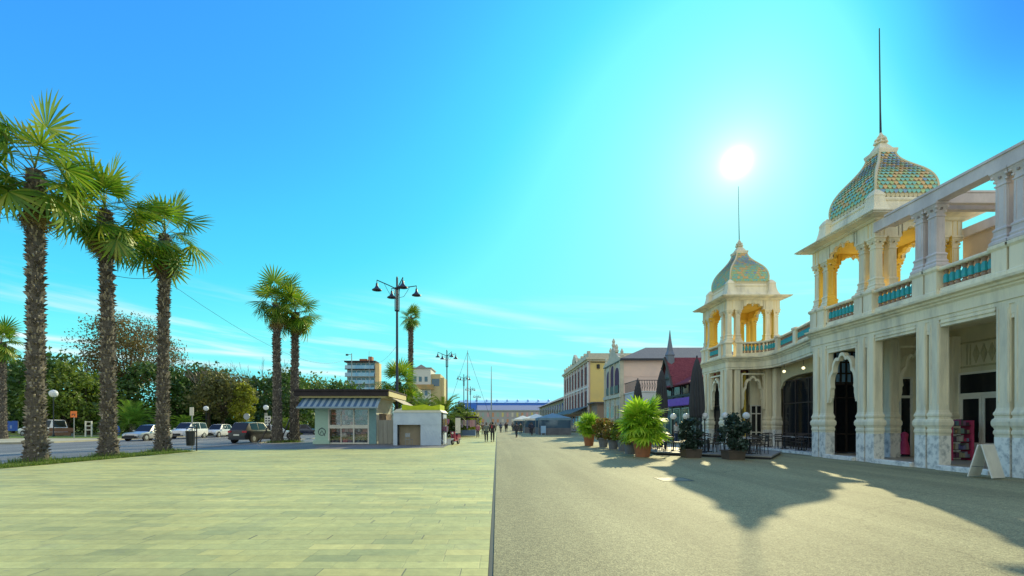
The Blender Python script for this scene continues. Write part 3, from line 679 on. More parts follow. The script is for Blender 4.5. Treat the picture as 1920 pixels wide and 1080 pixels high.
    b.lathe([(.13, zf), (.15, zf+.05), (.25, zf+.08), (.22, zf+.11), (.13, zf+.18), (.22, zf+.24), (.19, zf+.27), (.09, zf+.34), (.14, zf+.39), (.11, zf+.42), (.06, zf+.52), (.04, zf+.58)], (cx, cy, 0), 8)
    for k_ in range(8):
        a = 2*PI*k_/8+.2
        for rr, zz in ((.23, .12), (.19, .27)): b.lathe([(.05, zf+zz-.05), (.035, zf+zz+.01), (.005, zf+zz+.08)], (cx+rr*math.cos(a), cy+rr*math.sin(a), 0), 5)
    fin = part('finial', b, M[mst], roof)
    b = MB(); b.tube([(cx, cy, zf+.5), (cx-.02, cy, zf+1.6), (cx-.06, cy, pole_top)], [.045, .032, .020] if cy < 25 else [.030, .024, .016], 8); part('flagpole', b, M['iron'], roof)
pavilion(15.62, 19.28, 18.95, 22.78, 19.6, 'stone')
pavilion(15.62, 19.28, FY0, FY1, 18.7, 'stone')
# --- pergola of the loggia
for ys in PAIRS[2:]:
    for dy in (.24, .75):
        column(XF+.16, ys-dy, 7.2, 9.5, 'stone_lilac', 1.05)
        b = MB(); b.box(XF+.34, 19.5, ys-dy-.10, ys-dy+.10, 9.50, 9.86); b.box(XF+.34, 19.5, ys-dy-.13, ys-dy+.13, 9.86, 9.93); part('pergola_beam', b, M['stone_lilac'])
b = MB(); b.box(XF-.06, XF+.36, 7.0, 18.38, 9.505, 9.90); b.box(XF-.10, XF+.40, 7.0, 18.38, 9.90, 9.98); part('pergola_beam', b, M['stone_lilac'])
b = MB(); b.box(XF-.06, XF+.10, 18.38, 18.94, 9.505, 9.90); part('pergola_beam', b, M['stone_lilac'])
# upper wall with small openings and coping
b = MB(); b.box(19.5, 26, 7, 19.2, 6.12, 9.35); uw = part('upper_wall', b, mat('tan_plaster', (.60, .47, .34), (.50, .40, .30), 1.0, rough=.85, bump=.1))
b = MB(); b.box(19.36, 26.1, 7, 19.3, 9.35, 9.72); part('coping', b, M['stone_lilac'], uw)
for k in range(7):
    y = 17.5-.62*k
    b = MB(); b.box(19.46, 19.49, y-.17, y+.17, 6.9, 7.55); o = part('window', b, M['glass'], uw)
# --- ground floor interior: back wall, doors, panels
b = MB(); b.box(19.6, 20.0, 7, 23.2, 0, 5.62); bw = part('back_wall', b, mat('grey_green_plaster', (.72, .66, .46), (.60, .56, .40), 1.5, (1, 1, .5), .85))
b = MB(); b.box(XF+.1, 19.6, 7, 22.9, 0.0, .15); part('loggia_floor', b, mat('tile_floor', (.46, .42, .34), (.36, .33, .27), 3, rough=.5))
for i in range(5):
    y0, y1 = PAIRS[i+1], PAIRS[i]-1.0
    b = MB(); b.box(XF-.12, XF+.1, y0+.02, y1-.0, 0, .14); b.box(XF-.02, XF+.1, y0+.02, y1, .14, .17); part('step', b, M['marble'])
    b = MB(); b.box(XF+.08, XF+.34, y0-.02, y1+.02, 5.05, 5.3); b.box(XF+.04, XF+.40, y0-.02, y1+.02, 5.16, 5.2); part('lintel', b, M['stone'])
def shop_door(yc, w, x=19.6, ztop=3.75, leaves=2):
    b = MB(); y0, y1 = yc-w/2, yc+w/2; xx = x-.06
    b.box(xx-.06, x-.001, y0-.09, y0, .15, ztop); b.box(xx-.06, x-.001, y1, y1+.09, .15, ztop); b.box(xx-.06, x-.001, y0, y1, ztop-.09, ztop); b.box(xx-.07, x-.001, y0, y1, 2.75, 2.88)
    d = part('door', b, M['white_paint'])
    b = MB(); b.box(xx-.02, x-.002, y0, y1, 2.88, ztop-.09); part('transom_pane', b, M['glass'], d)
    lw = w/leaves
    for k in range(leaves):
        a0 = y0+k*lw; a1 = a0+lw
        b = MB(); b.box(xx-.045, x-.002, a0+.005, a0+.11, .15, 2.75); b.box(xx-.045, x-.002, a1-.11, a1-.005, .15, 2.75); b.box(xx-.045, x-.002, a0+.11, a1-.11, .15, .85); b.box(xx-.045, x-.002, a0+.11, a1-.11, 2.64, 2.75)
        part('door_leaf', b, M['white_paint'], d)
        b = MB(); b.box(xx-.02, x-.002, a0+.11, a1-.11, .85, 2.64); part('door_pane', b, M['glass'], d)
    b = MB(); b.tube([(xx-.10, yc+.06, 1.05), (xx-.10, yc+.06, 1.3)], .012, 6); part('handle', b, M['grey_metal'], d)
    return d
shop_door(18.45, 1.75); shop_door(15.7, 1.75); shop_door(13.0, 1.75)
# carved panels over the doors
for yc, w in ((18.45, 1.9), (15.7, 1.9)):
    b = MB(); x = 19.6
    b.box(x-.05, x-.001, yc-w/2, yc+w/2, 3.95, 4.02); b.box(x-.05, x-.001, yc-w/2, yc+w/2, 4.95, 5.02)
    for k in (-.5, .5): b.box(x-.05, x-.001, yc+k*w-.03, yc+k*w+.03, 4.02, 4.95)
    for k in (-.35, -.28, .28, .35): b.box(x-.035, x-.001, yc+k*w-.015, yc+k*w+.015, 4.06, 4.9)
    for k in range(-1, 2):
        c = yc+k*.3*w/1.9; b.prism([(c, 4.1), (c+.12, 4.48), (c, 4.86), (c-.12, 4.48)], x-.04, x-.002, 'x'); b.prism([(c, 4.28), (c+.07, 4.48), (c, 4.68), (c-.07, 4.48)], x-.06, x-.04, 'x')
    part('carved_panel', b, mat('carved_plaster', (.52, .47, .27), (.40, .37, .24), 6, rough=.8), bw)
# ornate arches of the ground floor
def fancy_arch(a0, a1, plane, axis, ztop=5.05, zs=3.2, crown=4.72, thick=.22):
    b = MB(); m0 = .16
    cur = [(a0, zs-.55), (a0+.10, zs-.5), (a0+.16, zs-.2)]+lobed(a0+m0, a1-m0, zs, crown, 44, 5, .13)+[(a1-.16, zs-.2), (a1-.10, zs-.5), (a1, zs-.55)]
    # the band that follows the foils, and the outer frame; sunk dark spandrels between them
    band = [(q, z) for q, z in cur]
    c = (a0+a1)/2
    vs_ = []; fs_ = []
    f = (lambda a, z, t: (t, a, z)) if axis == 'x' else (lambda a, z, t: (a, t, z))
    n = len(band)
    for q, z in band:
        d = Vector((q-c, z-(zs+.1))); l = max(d.length, .01); d /= l
        o = (min(max(q+d.x*.15, a0), a1), min(z+d.y*.15, ztop))
        vs_ += [f(q, z, plane), f(o[0], o[1], plane), f(q, z, plane+thick), f(o[0], o[1], plane+thick)]
    for i in range(n-1):
        o = 4*i; p_ = o+4
        fs_ += [(o, p_, p_+1, o+1), (o+2, o+3, p_+3, p_+2), (o, o+2, p_+2, p_), (o+1, p_+1, p_+3, o+3)]
    b.add(vs_, fs_)
    if axis == 'x':
        b.box(plane-.01, plane+thick, a0, a1, ztop-.10, ztop); b.box(plane-.01, plane+thick, a0-.02, a0+.07, zs-.6, ztop-.10); b.box(plane-.01, plane+thick, a1-.07, a1+.02, zs-.6, ztop-.10)
        for s_, q in ((1, a0), (-1, a1)): b.tube([(plane+thick/2, q+s_*.07, zs-.62), (plane+thick/2, q+s_*.14, zs-.35)], [.03, .09], 8)
    else:
        b.box(a0, a1, plane-.01, plane+thick, ztop-.10, ztop); b.box(a0-.02, a0+.07, plane-.01, plane+thick, zs-.6, ztop-.10); b.box(a1-.07, a1+.02, plane-.01, plane+thick, zs-.6, ztop-.10)
        for s_, q in ((1, a0), (-1, a1)): b.tube([(q+s_*.07, plane+thick/2, zs-.62), (q+s_*.14, plane+thick/2, zs-.35)], [.03, .09], 8)
    o = part('fretted_arch', b, M['stone'])
    return o
fancy_arch(PAIRS[1]+.02, PAIRS[0]-1.0, XF+.1, 'x')
fancy_arch(17.6, 19.4, 20.1, 'y')
b = MB(); b.box(17.55, 17.80, 20.95, 21.05, .15, 5.6); b.box(18.95, 19.6, 20.95, 21.05, .15, 5.6); b.box(17.80, 18.95, 20.95, 21.05, 3.75, 5.6); part('partition', b, M['stone'])
b = MB(); b.box(17.80, 17.89, 20.90, 21.0, .15, 3.75); b.box(18.86, 18.95, 20.90, 21.0, .15, 3.75); b.box(17.89, 18.86, 20.90, 21.0, 2.78, 2.9); b.box(17.89, 18.86, 20.90, 21.0, 3.66, 3.75); b.box(18.33, 18.42, 20.90, 21.0, .15, 2.78); dr = part('door', b, M['white_paint'])
b = MB(); b.box(17.89, 18.86, 20.95, 20.97, .15, 3.66); part('door_pane', b, M['glass'], dr)
fancy_arch(FY0+1.1, FY1-1.1, FX0+.14, 'x')
fancy_arch(FX0+1.1, FX1-1.0, FY0+.12, 'y')
# glazed screens: dark timber frames with panes
def glazing(p0, p1, z0, z1, nx, zbars, m='dark_wood', gl='glass', wall=True, arch=False):
    a = Vector(p0); c = Vector(p1); d = (c-a); L_ = d.length; d /= L_; rz = math.atan2(d.y, d.x)
    b = MB()
    for k in range(nx+1):
        q = a+d*(L_*k/nx); b.obox((q.x, q.y, (z0+z1)/2), (.08, .10, z1-z0), rz)
    for z in [z0+.04, z1-.04]+zbars:
        q = a+d*(L_/2); b.obox((q.x, q.y, z), (L_, .09, .07), rz)
    o = part('glazed_screen', b, M[m])
    b = MB(); q = a+d*(L_/2); b.obox((q.x, q.y, (z0+z1)/2), (L_, .012, z1-z0), rz); part('pane', b, M[gl], o)
    return o
glazing((16.2, 22.75), (19.5, 22.75), .17, 3.6, 6, [1.1, 2.9])
glazing((16.2, 22.75), (19.5, 22.75), 3.6, 5.2, 12, [4.1, 4.65], gl='sky_pane')
glazing((18.35, 23.3), (18.9, 30.2), .15, 4.4, 5, [1.0, 2.9])
glazing((16.1, FY0+1.0), (16.1, FY1-1.0), .15, 4.9, 2, [1.0, 2.9])
glazing((17.75, FY0+.9), (18.5, FY0+.9), .15, 2.9, 2, [1.0, 2.3], m='white_paint')
b = MB(); b.box(17.7, 18.6, FY0+.92, FY0+1.1, 2.9, 5.4); b.box(16.5, 18.8, FY0+3.2, FY0+3.3, 0, 5.4); b.box(18.5, 18.8, FY0+.5, FY0+1.1, .1, 5.4); part('inner_wall', b, M['stone'])
b = MB(); b.box(17.1, 17.25, FY0+.6, FY0+.75, .1, 5.2); part('ochre_post', b, M['ochre'])
# wall over the link glazing with a wide low arch, ochre-washed
pth = [(18.2, 22.95), (18.75, 30.3)]
n = 24; a = Vector(pth[0]); c = Vector(pth[1])
b = MB(); vs_ = []; fs_ = []
for i in range(n+1):
    t = i/n; q = a+(c-a)*t; zz = 4.25+.75*math.sqrt(max(0, 1-(2*t-1)**4))-.35
    vs_ += [(q.x, q.y, zz), (q.x, q.y, 5.66), (q.x+.4, q.y, zz), (q.x+.4, q.y, 5.66)]
for i in range(n):
    o = 4*i; p_ = o+4; fs_ += [(o, p_, p_+1, o+1), (o+2, o+3, p_+3, p_+2), (o, o+2, p_+2, p_)]
b.add(vs_, fs_); part('arched_wall', b, mat('yellow_stone', (.62, .54, .30), (.48, .43, .28), 1.2, rough=.85))
pillar(18.75, 30.75); pillar(18.3, 23.15)
b = MB(); b.box(16.2, 24, 22.92, 31.2, 0.0, .12); b.box(16.05, 16.2, 22.92, 31.2, 0, .14); part('terrace_floor', b, M['marble'])
# pendant lamps under the link
for x, y in ((17.6, 24.6), (17.9, 26.8), (17.9, 28.6)):
    b = MB(); b.tube([(x, y, 5.66), (x, y, 4.95)], .012, 6); o = part('pendant_lamp', b, M['iron'])
    b = MB(); b.sphere((x, y, 4.86), .09, 10); part('bulb', b, mat('lit_bulb', (.9, .85, .6), emit=((1, .85, .5), 1.6)), o, True)
# body of the building behind
b = MB(); b.box(20.0, 27, 7, 35, 0, 5.6); b.box(24.5, 34, 24, 35, 6.2, 8.2); part('rear_block', b, M['stone'])
b = MB(); b.prism([(24.2, 8.2), (34.3, 8.2), (29.2, 10.0)], 23.8, 35.2, 'y'); part('rear_roof', b, mat('pale_roof_tile', (.55, .47, .44), (.48, .40, .38), 4, rough=.8))
b = MB(); b.box(19.31, 24.5, 33.5, 35.2, 6.15, 7.7); part('rear_block', b, M['stone_lilac'])
# ---------------------------------------------------------------- palms
def frond(mb, Mx, pet, rad, nseg, droop, r, spread=2.3, mi=0, mi_pet=1, width=1.0):
    pts = [Vector((pet*t, 0, -.10*pet*t*t)) for t in (0, .5, 1)]
    for i in range(2):
        a, c = pts[i], pts[i+1]; w0 = .035-.008*i
        mb.add([Mx @ Vector((a.x, -w0, a.z)), Mx @ Vector((a.x, w0, a.z)), Mx @ Vector((c.x, w0*.75, c.z)), Mx @ Vector((c.x, -w0*.75, c.z))], [(0, 1, 2, 3)], mi_pet)
    h = pts[2]; da = 2*spread/nseg
    B = Mx @ Matrix.Translation(h) @ Matrix.Rotation(droop*.5, 4, 'Y') @ Matrix.Rotation(r.uniform(-.6, .6), 4, 'X')
    for s in range(nseg):
        a = -spread+da*(s+.5); ln = rad*(.72+.28*math.cos(a*.62))*r.uniform(.92, 1.06)
        d = Vector((math.cos(a), math.sin(a), 0)); p = Vector((-d.y, d.x, 0)); fold = -.16*abs(math.sin(a))
        z = .018 if s % 2 else -.018
        hang = droop*r.uniform(.35, .9)
        st = []
        for t, w in ((.03, .012), (.32, .5*da*.34*ln*.98*width), (.58, .5*da*.52*ln*.80*width), (.82, .5*da*.44*ln*.46*width), (1.0, .004)):
            q = d*(ln*t*(1-.12*hang*t*t)); zz = z*min(1, t*3)+fold*ln*t-hang*.42*ln*t**3
            st.append((q+p*w+Vector((0, 0, zz)), q-p*w+Vector((0, 0, zz))))
        vs_ = []
        for u, v in st: vs_ += [B @ u, B @ v]
        mb.add(vs_, [(2*i, 2*i+1, 2*i+3, 2*i+2) for i in range(4)], mi)
def fan_crown(n, pet, rad, seed, nseg=22, emin=-55, emax=82, wind=(0, 0), dry=12):
    r = random.Random(seed); mb = MB()
    for i in range(n):
        t = i/(n-1); el = R(emax+(emin-emax)*t**.8)+r.uniform(-.28, .28); az = i*2.39996+r.uniform(-.45, .45)
        k = (1.0-.12*t)*r.uniform(.72, 1.18)
        Mx = Matrix.Translation((r.uniform(-.06, .06), r.uniform(-.06, .06), .15-.55*t)) @ Matrix.Rotation(az, 4, 'Z') @ Matrix.Rotation(-el, 4, 'Y')
        frond(mb, Mx, pet*k*r.uniform(.85, 1.1), rad*k*r.uniform(.9, 1.08), nseg, .22+.75*t*r.uniform(.6, 1.3), r)
    for i in range(dry):
        az = r.uniform(0, 2*PI); el = R(r.uniform(-78, -58))
        Mx = Matrix.Translation((0, 0, -.75)) @ Matrix.Rotation(az, 4, 'Z') @ Matrix.Rotation(-el, 4, 'Y')
        frond(mb, Mx, pet*r.uniform(.45, .8), rad*r.uniform(.5, .75), 16, 1.2, r, 1.1, 2)
    return mb
def palm_trunk(h, r0, r1, lean, seed, boots=True, skirt=True):
    r = random.Random(seed); mb = MB(); pts = []; rad = []
    for i in range(19):
        t = i/18; x = lean[0]*t*t*(1.2-.2*t); y = lean[1]*t*t
        k = r0+(r1-r0)*min(1, t*1.15)**.7 + .16*math.exp(-t*14)
        pts.append((x, y, h*t)); rad.append(k*(1+.05*r.uniform(-1, 1)))
    mb.tube(pts, rad, 14)
    if boots:
        z = .25; i = 0
        while z < h-.05:
            t = z/h; cx = lean[0]*t*t*(1.2-.2*t); cy = lean[1]*t*t
            k = r0+(r1-r0)*min(1, t*1.15)**.7 + .16*math.exp(-t*14)
            m = 13
            for q in range(m):
                if r.random() < .2: continue
                a = 2*PI*(q+.5*(i % 2))/m+r.uniform(-.14, .14); l = r.uniform(.04, .15)*(1.25 if t > .6 else 1); w = r.uniform(.022, .042)
                up = r.uniform(.0, .12); ca, sa = math.cos(a), math.sin(a)
                def P(rr, s, zz): return (cx+ca*rr-sa*s, cy+sa*rr+ca*s, z+zz)
                mb.add([P(k*.93, -w, -.06), P(k*.93, w, -.06), P(k*.97, w*.8, .08), P(k*.97, -w*.8, .08), P(k+l, -w*.55, up), P(k+l, w*.55, up)],
                       [(0, 1, 5, 4), (3, 2, 5, 4), (0, 4, 3), (1, 2, 5)], 1)
            z += .125; i += 1
    return mb
def fan_palm(label, x, y, h, r0, r1, lean, pet, rad, n, seed, group, name='fan_palm', emin=-55, nseg=22, boots=True, z=0, leaf='fan'):
    t = thing(name, label, 'palm tree', (x, y, z), 0, group)
    palm_trunk(h, r0, r1, lean, seed).build('trunk', [M['trunk'], M['boot']], t, world=False)
    c = fan_crown(n, pet, rad, seed, nseg, emin)
    o = c.build('crown', [M[leaf], M['petiole'], M['fan_dry']], t, world=False); o.location = (lean[0], lean[1], h)
    return t
PG = 'tall fan palms along the verge'
fan_palm('tallest fan palm, at the left edge of the picture, rising from the grass verge', -19.0, 18.9, 12.1, .27, .235, (-.12, .1), 1.45, 1.55, 30, 11, PG, emin=-50)
fan_palm('second fan palm from the left on the verge, crown overlapping both neighbours', -18.8, 22.2, 12.0, .28, .23, (-.25, .1), 1.38, 1.50, 31, 12, PG, emin=-52)
fan_palm('third fan palm from the left on the verge, just left of the litter bin', -18.8, 25.8, 12.3, .28, .22, (.05, .1), 1.38, 1.50, 30, 13, PG, emin=-55)
fan_palm('left palm of the pair beside the kiosk, the taller of the two', -18.4, 38.4, 11.7, .36, .25, (-.1, 0), 1.30, 1.45, 30, 14, PG, emin=-45)
fan_palm('right palm of the pair beside the kiosk, crown lit from the right', -17.5, 39.6, 11.2, .36, .25, (.1, 0), 1.22, 1.42, 30, 15, PG, emin=-52)
fan_palm('slender lone fan palm behind the kiosk, right of the tall blue lamp post', -11.7, 62, 15.9, .36, .28, (.05, 0), .85, 1.15, 28, 16, 'distant fan palms', emin=-52)
fan_palm('fan palm cut by the left edge of the picture, standing in the park', -48.6, 45, 9.6, .35, .28, (0, 0), 1.0, 1.2, 36, 17, 'distant fan palms')
fan_palm('bright green short fan palm just behind the kiosk roof', -9.9, 45.5, 5.7, .32, .26, (.1, 0), 1.25, 1.5, 30, 18, 'short palms behind the kiosk', leaf='fan', emin=-35)
fan_palm('small half-hidden fan palm above the white booth, right of the bright one', -8.5, 45.0, 3.7, .28, .22, (.1, 0), .9, 1.15, 26, 19, 'short palms behind the kiosk', leaf='fan', emin=-45)
# timber props of the two palms
for i, (x0, y0, x1, y1, lb) in enumerate(((-19.5, 37.6, -18.75, 38.3, 'timber prop leaning on the left palm beside the kiosk'), (-18.2, 38.5, -17.75, 39.3, 'timber prop leaning on the right palm beside the kiosk'))):
    b = MB(); b.tube([(x0, y0, 0), (x1, y1, 2.0)], .055, 6); tag(b.build('timber_prop', M['dark_wood']), lb, 'prop', 'palm props')

def date_crown(n, ln, seed, nl=26, emin=-20, emax=80):
    r = random.Random(seed); mb = MB()
    for i in range(n):
        t = i/(n-1); el = R(emax+(emin-emax)*t); az = i*2.39996; L_ = ln*r.uniform(.85, 1.05)
        Mx = Matrix.Rotation(az, 4, 'Z') @ Matrix.Rotation(-el, 4, 'Y')
        def C(s): return Vector((L_*s*(1-.15*s*s), 0, -(.55+.2*t)*L_*s*s*s*.8+.05*s))
        prev = None
        for k in range(nl):
            s = .10+.9*k/nl; c = C(s); l = .42*ln/2.6*math.sin(PI*min(1, s*.85+.12))**.7+.06
            for sd in (-1, 1):
                dirv = Vector((.62, sd*.75, -.18)).normalized()*l; w = Vector((.03*ln/2.6, 0, .012))
                mb.add([Mx @ (c-w), Mx @ (c+w), Mx @ (c+dirv)], [(0, 1, 2)], 0)
            if prev is not None:
                e = Vector((0, .02, 0)); mb.add([Mx @ (prev-e), Mx @ (prev+e), Mx @ (c+e), Mx @ (c-e)], [(0, 1, 2, 3)], 1)
            prev = c
    return mb
def date_palm(label, x, y, h, ln, n, seed, group=None, leaf='lf_bright', r=.28, name='date_palm', emin=-20, z=0):
    t = thing(name, label, 'palm tree', (x, y, z), 0, group)
    palm_trunk(h, r, r*.85, (0, 0), seed, boots=h > .6).build('trunk', [M['trunk'], M['boot']], t, world=False)
    o = date_crown(n, ln, seed, emin=emin).build('crown', [M[leaf], M['petiole']], t, world=False); o.location = (0, 0, h)
    return t
date_palm('bushy bright green date palm in the park behind the silver car', -46.5, 58.5, 1.5, 4.2, 60, 21, 'bushy date palms', emin=-15)
date_palm('low bright green date palm behind the white cars', -42.0, 62, .8, 3.0, 55, 22, 'bushy date palms', emin=-10)
date_palm('feathery date palm behind the white booth, nearer the kiosk', -8.2, 50, 2.6, 3.0, 44, 23, 'date palms behind the booth', 'lf_mid', emin=-25)
date_palm('feathery date palm behind the white booth, nearer the promenade', -6.2, 53, 2.4, 3.4, 46, 24, 'date palms behind the booth', 'lf_mid', emin=-25)

# ---------------------------------------------------------------- broadleaf trees and shrubs
def leafcloud(mb, centers, per, rad, size, r, flat=.75, mi=0):
    for c in centers:
        cr = rad*r.uniform(.7, 1.25)
        for _ in range(per):
            d = Vector((r.gauss(0, 1), r.gauss(0, 1), r.gauss(0, 1)*flat)).normalized()*cr*(r.random()**.45)
            p = Vector(c)+d; s = size*r.uniform(.6, 1.25)
            a = Vector((r.gauss(0, 1), r.gauss(0, 1), r.gauss(0, 1))).normalized(); q = a.cross(Vector((r.gauss(0, 1), r.gauss(0, 1), r.gauss(0, 1)))).normalized()
            mb.add([p-a*s, p+q*s*.55, p+a*s, p-q*s*.55], [(0, 1, 2, 3)], mi)
def tree(label, x, y, h, w, leaf, seed, cb=.3, clumps=46, per=70, size=.30, group='park trees', name='park_tree', dens=1.0, trunk_r=.28, top=1.0, z=.1, dep=None):
    r = random.Random(seed); t = thing(name, label, 'tree', (x, y, z), 0, group)
    zc = h*(cb+1)/2; hh = h*(1-cb)/2; cs = []
    for i in range(clumps):
        while True:
            d = Vector((r.uniform(-1, 1), r.uniform(-1, 1), r.uniform(-1, 1)))
            if .35 < d.length < 1: break
        if r.random() < .72: d = d.normalized()*r.uniform(.78, 1.0)
        k = 1.0 if d.z < 0 else (1-.25*d.z*top)
        cs.append((d.x*w/2*.86*k, d.y*(dep or w)/2*.86*k, zc+d.z*hh*.88))
    b = MB(); b.tube([(0, 0, -.1), (.1, 0, h*cb*.6), (.0, .1, h*cb*1.1)], [trunk_r, trunk_r*.8, trunk_r*.65], 9)
    for c in cs[::3]:
        m = Vector(c)*.5+Vector((0, 0, h*cb*.45)); b.tube([(0, .1, h*cb*1.05), tuple(m), c], [trunk_r*.45, trunk_r*.25, .03], 6)
    b.build('trunk', M['bark'], t, world=False)
    mb = MB(); leafcloud(mb, cs, int(per*dens), w*.13+.25, size, r); mb.build('crown', M[leaf], t, world=False)
    return t
tree('dark broad evergreen at the far left, behind the first palm', -63, 66, 11.5, 15, 'lf_dark', 31, .12, 60, 80, .34)
tree('leafy green tree between the first and second palm trunks', -58, 62, 9.2, 10, 'lf_mid', 32, .15, 50, 75, .30)
tree('dark evergreen at the left edge, with a ragged low crown', -76, 72, 11.0, 13, 'lf_dark', 33, .1, 54, 75, .34)
tree('tall russet-brown tree rising above the park trees behind the second palm', -66, 82, 20.6, 17, 'lf_brown', 34, .36, 110, 150, .20, trunk_r=.45)
tree('dark evergreen behind the second palm trunk, left of the date palm', -52, 70, 11.0, 11, 'lf_dark', 35, .1, 54, 80, .32)
tree('dark spreading tree behind the parked white van', -47, 72, 10.6, 13, 'lf_dark', 36, .1, 60, 80, .32)
tree('round olive-green tree behind the white off-roader and the black one', -39.5, 66, 9.6, 8.6, 'lf_olive', 37, .22, 60, 80, .26)
tree('dark tree left of the palm pair, behind the black car', -40.5, 84, 11.5, 13, 'lf_dark', 38, .1, 60, 80, .34)
tree('blue-green tree between the palm pair and the olive tree', -35.0, 78, 8.6, 9, 'lf_dark', 39, .1, 50, 75, .3)
tree('distant flat-topped pine above the left end of the kiosk roof', -46, 118, 12.4, 20, 'lf_mid', 40, .5, 50, 70, .42, dep=10)
tree('distant pine between the pair of palms', -56, 122, 13.5, 18, 'lf_dark', 41, .35, 50, 70, .42)
tree('slim yellow tree added for the sunlit right flank of the olive tree', -35.6, 64.5, 7.4, 3.6, 'lf_yellow', 42, .12, 34, 60, .22, trunk_r=.14)  # leaf yellow carries the sunlight on the olive tree's right side
tree('low dark tree at the back of the park, left of the olive tree', -54, 88, 11.5, 15, 'lf_dark', 43, .08, 56, 75, .36)
tree('mid-green tree behind the bench and the orange sign', -54, 60.5, 7.6, 8, 'lf_mid', 44, .2, 44, 70, .26)
tree('broad dark tree at the back, behind the dark blue car', -33, 96, 10.5, 14, 'lf_dark', 45, .08, 50, 75, .36)
tree('dark tree at the far left edge, beyond the blue banner', -90, 84, 12.5, 16, 'lf_dark', 46, .08, 54, 70, .38)
r = random.Random(77); mb = MB()
cs = [(r.uniform(-175, -18), r.uniform(128, 150), r.uniform(.5, 7.5)*(.75+.25*math.sin(i*.7))) for i in range(260)]
leafcloud(mb, cs, 55, 3.4, .62, r, .7)
o = mb.build('leaf_backdrop', M['lf_dark'], kind='stuff')  # dark leaf backdrop added to cover bright sky gaps between the trees
def bare_tree(label, x, y, h, seed, spread=.5, n0=7):
    r = random.Random(seed); t = thing('bare_tree', label, 'tree', (x, y, .1), 0, 'leafless trees'); b = MB()
    b.tube([(0, 0, -.1), (.1, 0, h*.35), (0, .1, h*.45)], [.24, .17, .14], 8); b.build('trunk', M['bark'], t, world=False)
    c = MB()
    def br(p, d, l, rad, dep):
        m = p+d*l*.5+Vector((r.uniform(-.1, .1), r.uniform(-.1, .1), r.uniform(0, .12)))*l; q = p+d*l
        c.tube([p, m, q], [rad, rad*.8, rad*.55], 5, cap=False)
        if dep:
            for _ in range(3): br(q if _ else m, (d+Vector((r.gauss(0, spread), r.gauss(0, spread), r.uniform(-.1, .45)))).normalized(), l*r.uniform(.6, .8), rad*.6, dep-1)
    for k in range(n0):
        a = 2*PI*k/n0; br(Vector((0, .1, h*r.uniform(.3, .45))), Vector((math.cos(a)*.6, math.sin(a)*.6, .8)).normalized(), h*.24, .085, 3)
    c.build('branches', mat('pale_twig', (.20, .16, .13), rough=.9), t, world=False)
bare_tree('leafless grey tree above the parked white van', -41.5, 66.0, 11.6, 51)
bare_tree('leafless tree seen above the dark trees left of the palm pair', -43.5, 84.5, 14.0, 52, .4)
def shrub(label, x, y, w, h, leaf, seed, cat='shrub', group=None, name='shrub', per=80, size=.12, n=26, z=0):
    r = random.Random(seed); t = thing(name, label, cat, (x, y, z), 0, group); cs = []
    for i in range(n):
        a = r.uniform(0, 2*PI); q = math.sqrt(r.random()); cs.append((q*w/2*.8*math.cos(a), q*w/2*.8*math.sin(a), h*r.uniform(.18, .9)*(1-.25*q)))
    b = MB()
    for c in cs[::4]: b.tube([(0, 0, -.05), (c[0]*.5, c[1]*.5, c[2]*.55), c], [.05, .03, .012], 5)
    b.build('stems', M['bark'], t, world=False)
    mb = MB(); leafcloud(mb, cs, per, w*.16+.06, size, r, .8); mb.build('foliage', M[leaf], t, world=False)
    return t
GH = 'shrubs between the booth and the lamp row'
for i, (x, y, w, h, lf, lb) in enumerate((
    (-6.6, 56, 3.6, 3.2, 'lf_dark', 'dark shrub under the feathery date palms'), (-4.6, 58, 3.6, 3.6, 'lf_mid', 'green shrub right of the date palms, before the lamp row'),
    (-3.9, 64, 3.2, 3.3, 'lf_yellow', 'yellow-green shrub nearest the far long building'), (-5.4, 68, 4.5, 5.0, 'lf_dark', 'tall dark bush behind the yellow-green shrub'),
    (-8.6, 56, 4.0, 3.0, 'lf_mid', 'green bush in the gap between kiosk and booth'), (-10.6, 56, 4.5, 3.2, 'lf_bright', 'bright bush behind the kiosk side awning'))):
    shrub(lb, x, y, w, h, lf, 60+i, 'bush', GH, 'garden_bush', 110, .16)
for i, (x, y, w, h, lf, lb) in enumerate((
    (-31, 66, 6, 2.2, 'lf_mid', 'clipped hedge bush behind the dark blue car'), (-37.5, 72, 8, 3.4, 'lf_dark', 'dark underbrush below the olive tree'),
    (-47, 76, 10, 3.6, 'lf_dark', 'dark underbrush behind the white cars'), (-58, 74, 12, 4.2, 'lf_dark', 'dark underbrush left of the second palm'),
    (-70, 76, 13, 4.5, 'lf_dark', 'dark underbrush behind the first palm'), (-27, 74, 7, 3.0, 'lf_mid', 'green bush seen between the palm pair and the kiosk'),
    (-84, 78, 12, 4.5, 'lf_dark', 'dark underbrush above the blue banner'), (-32, 90, 10, 4.0, 'lf_dark', 'dark bush behind the palm pair'))):
    shrub(lb, x, y, w, h, lf, 80+i, 'bush', 'underbrush of the park', 'park_bush', 130, .26, 34)

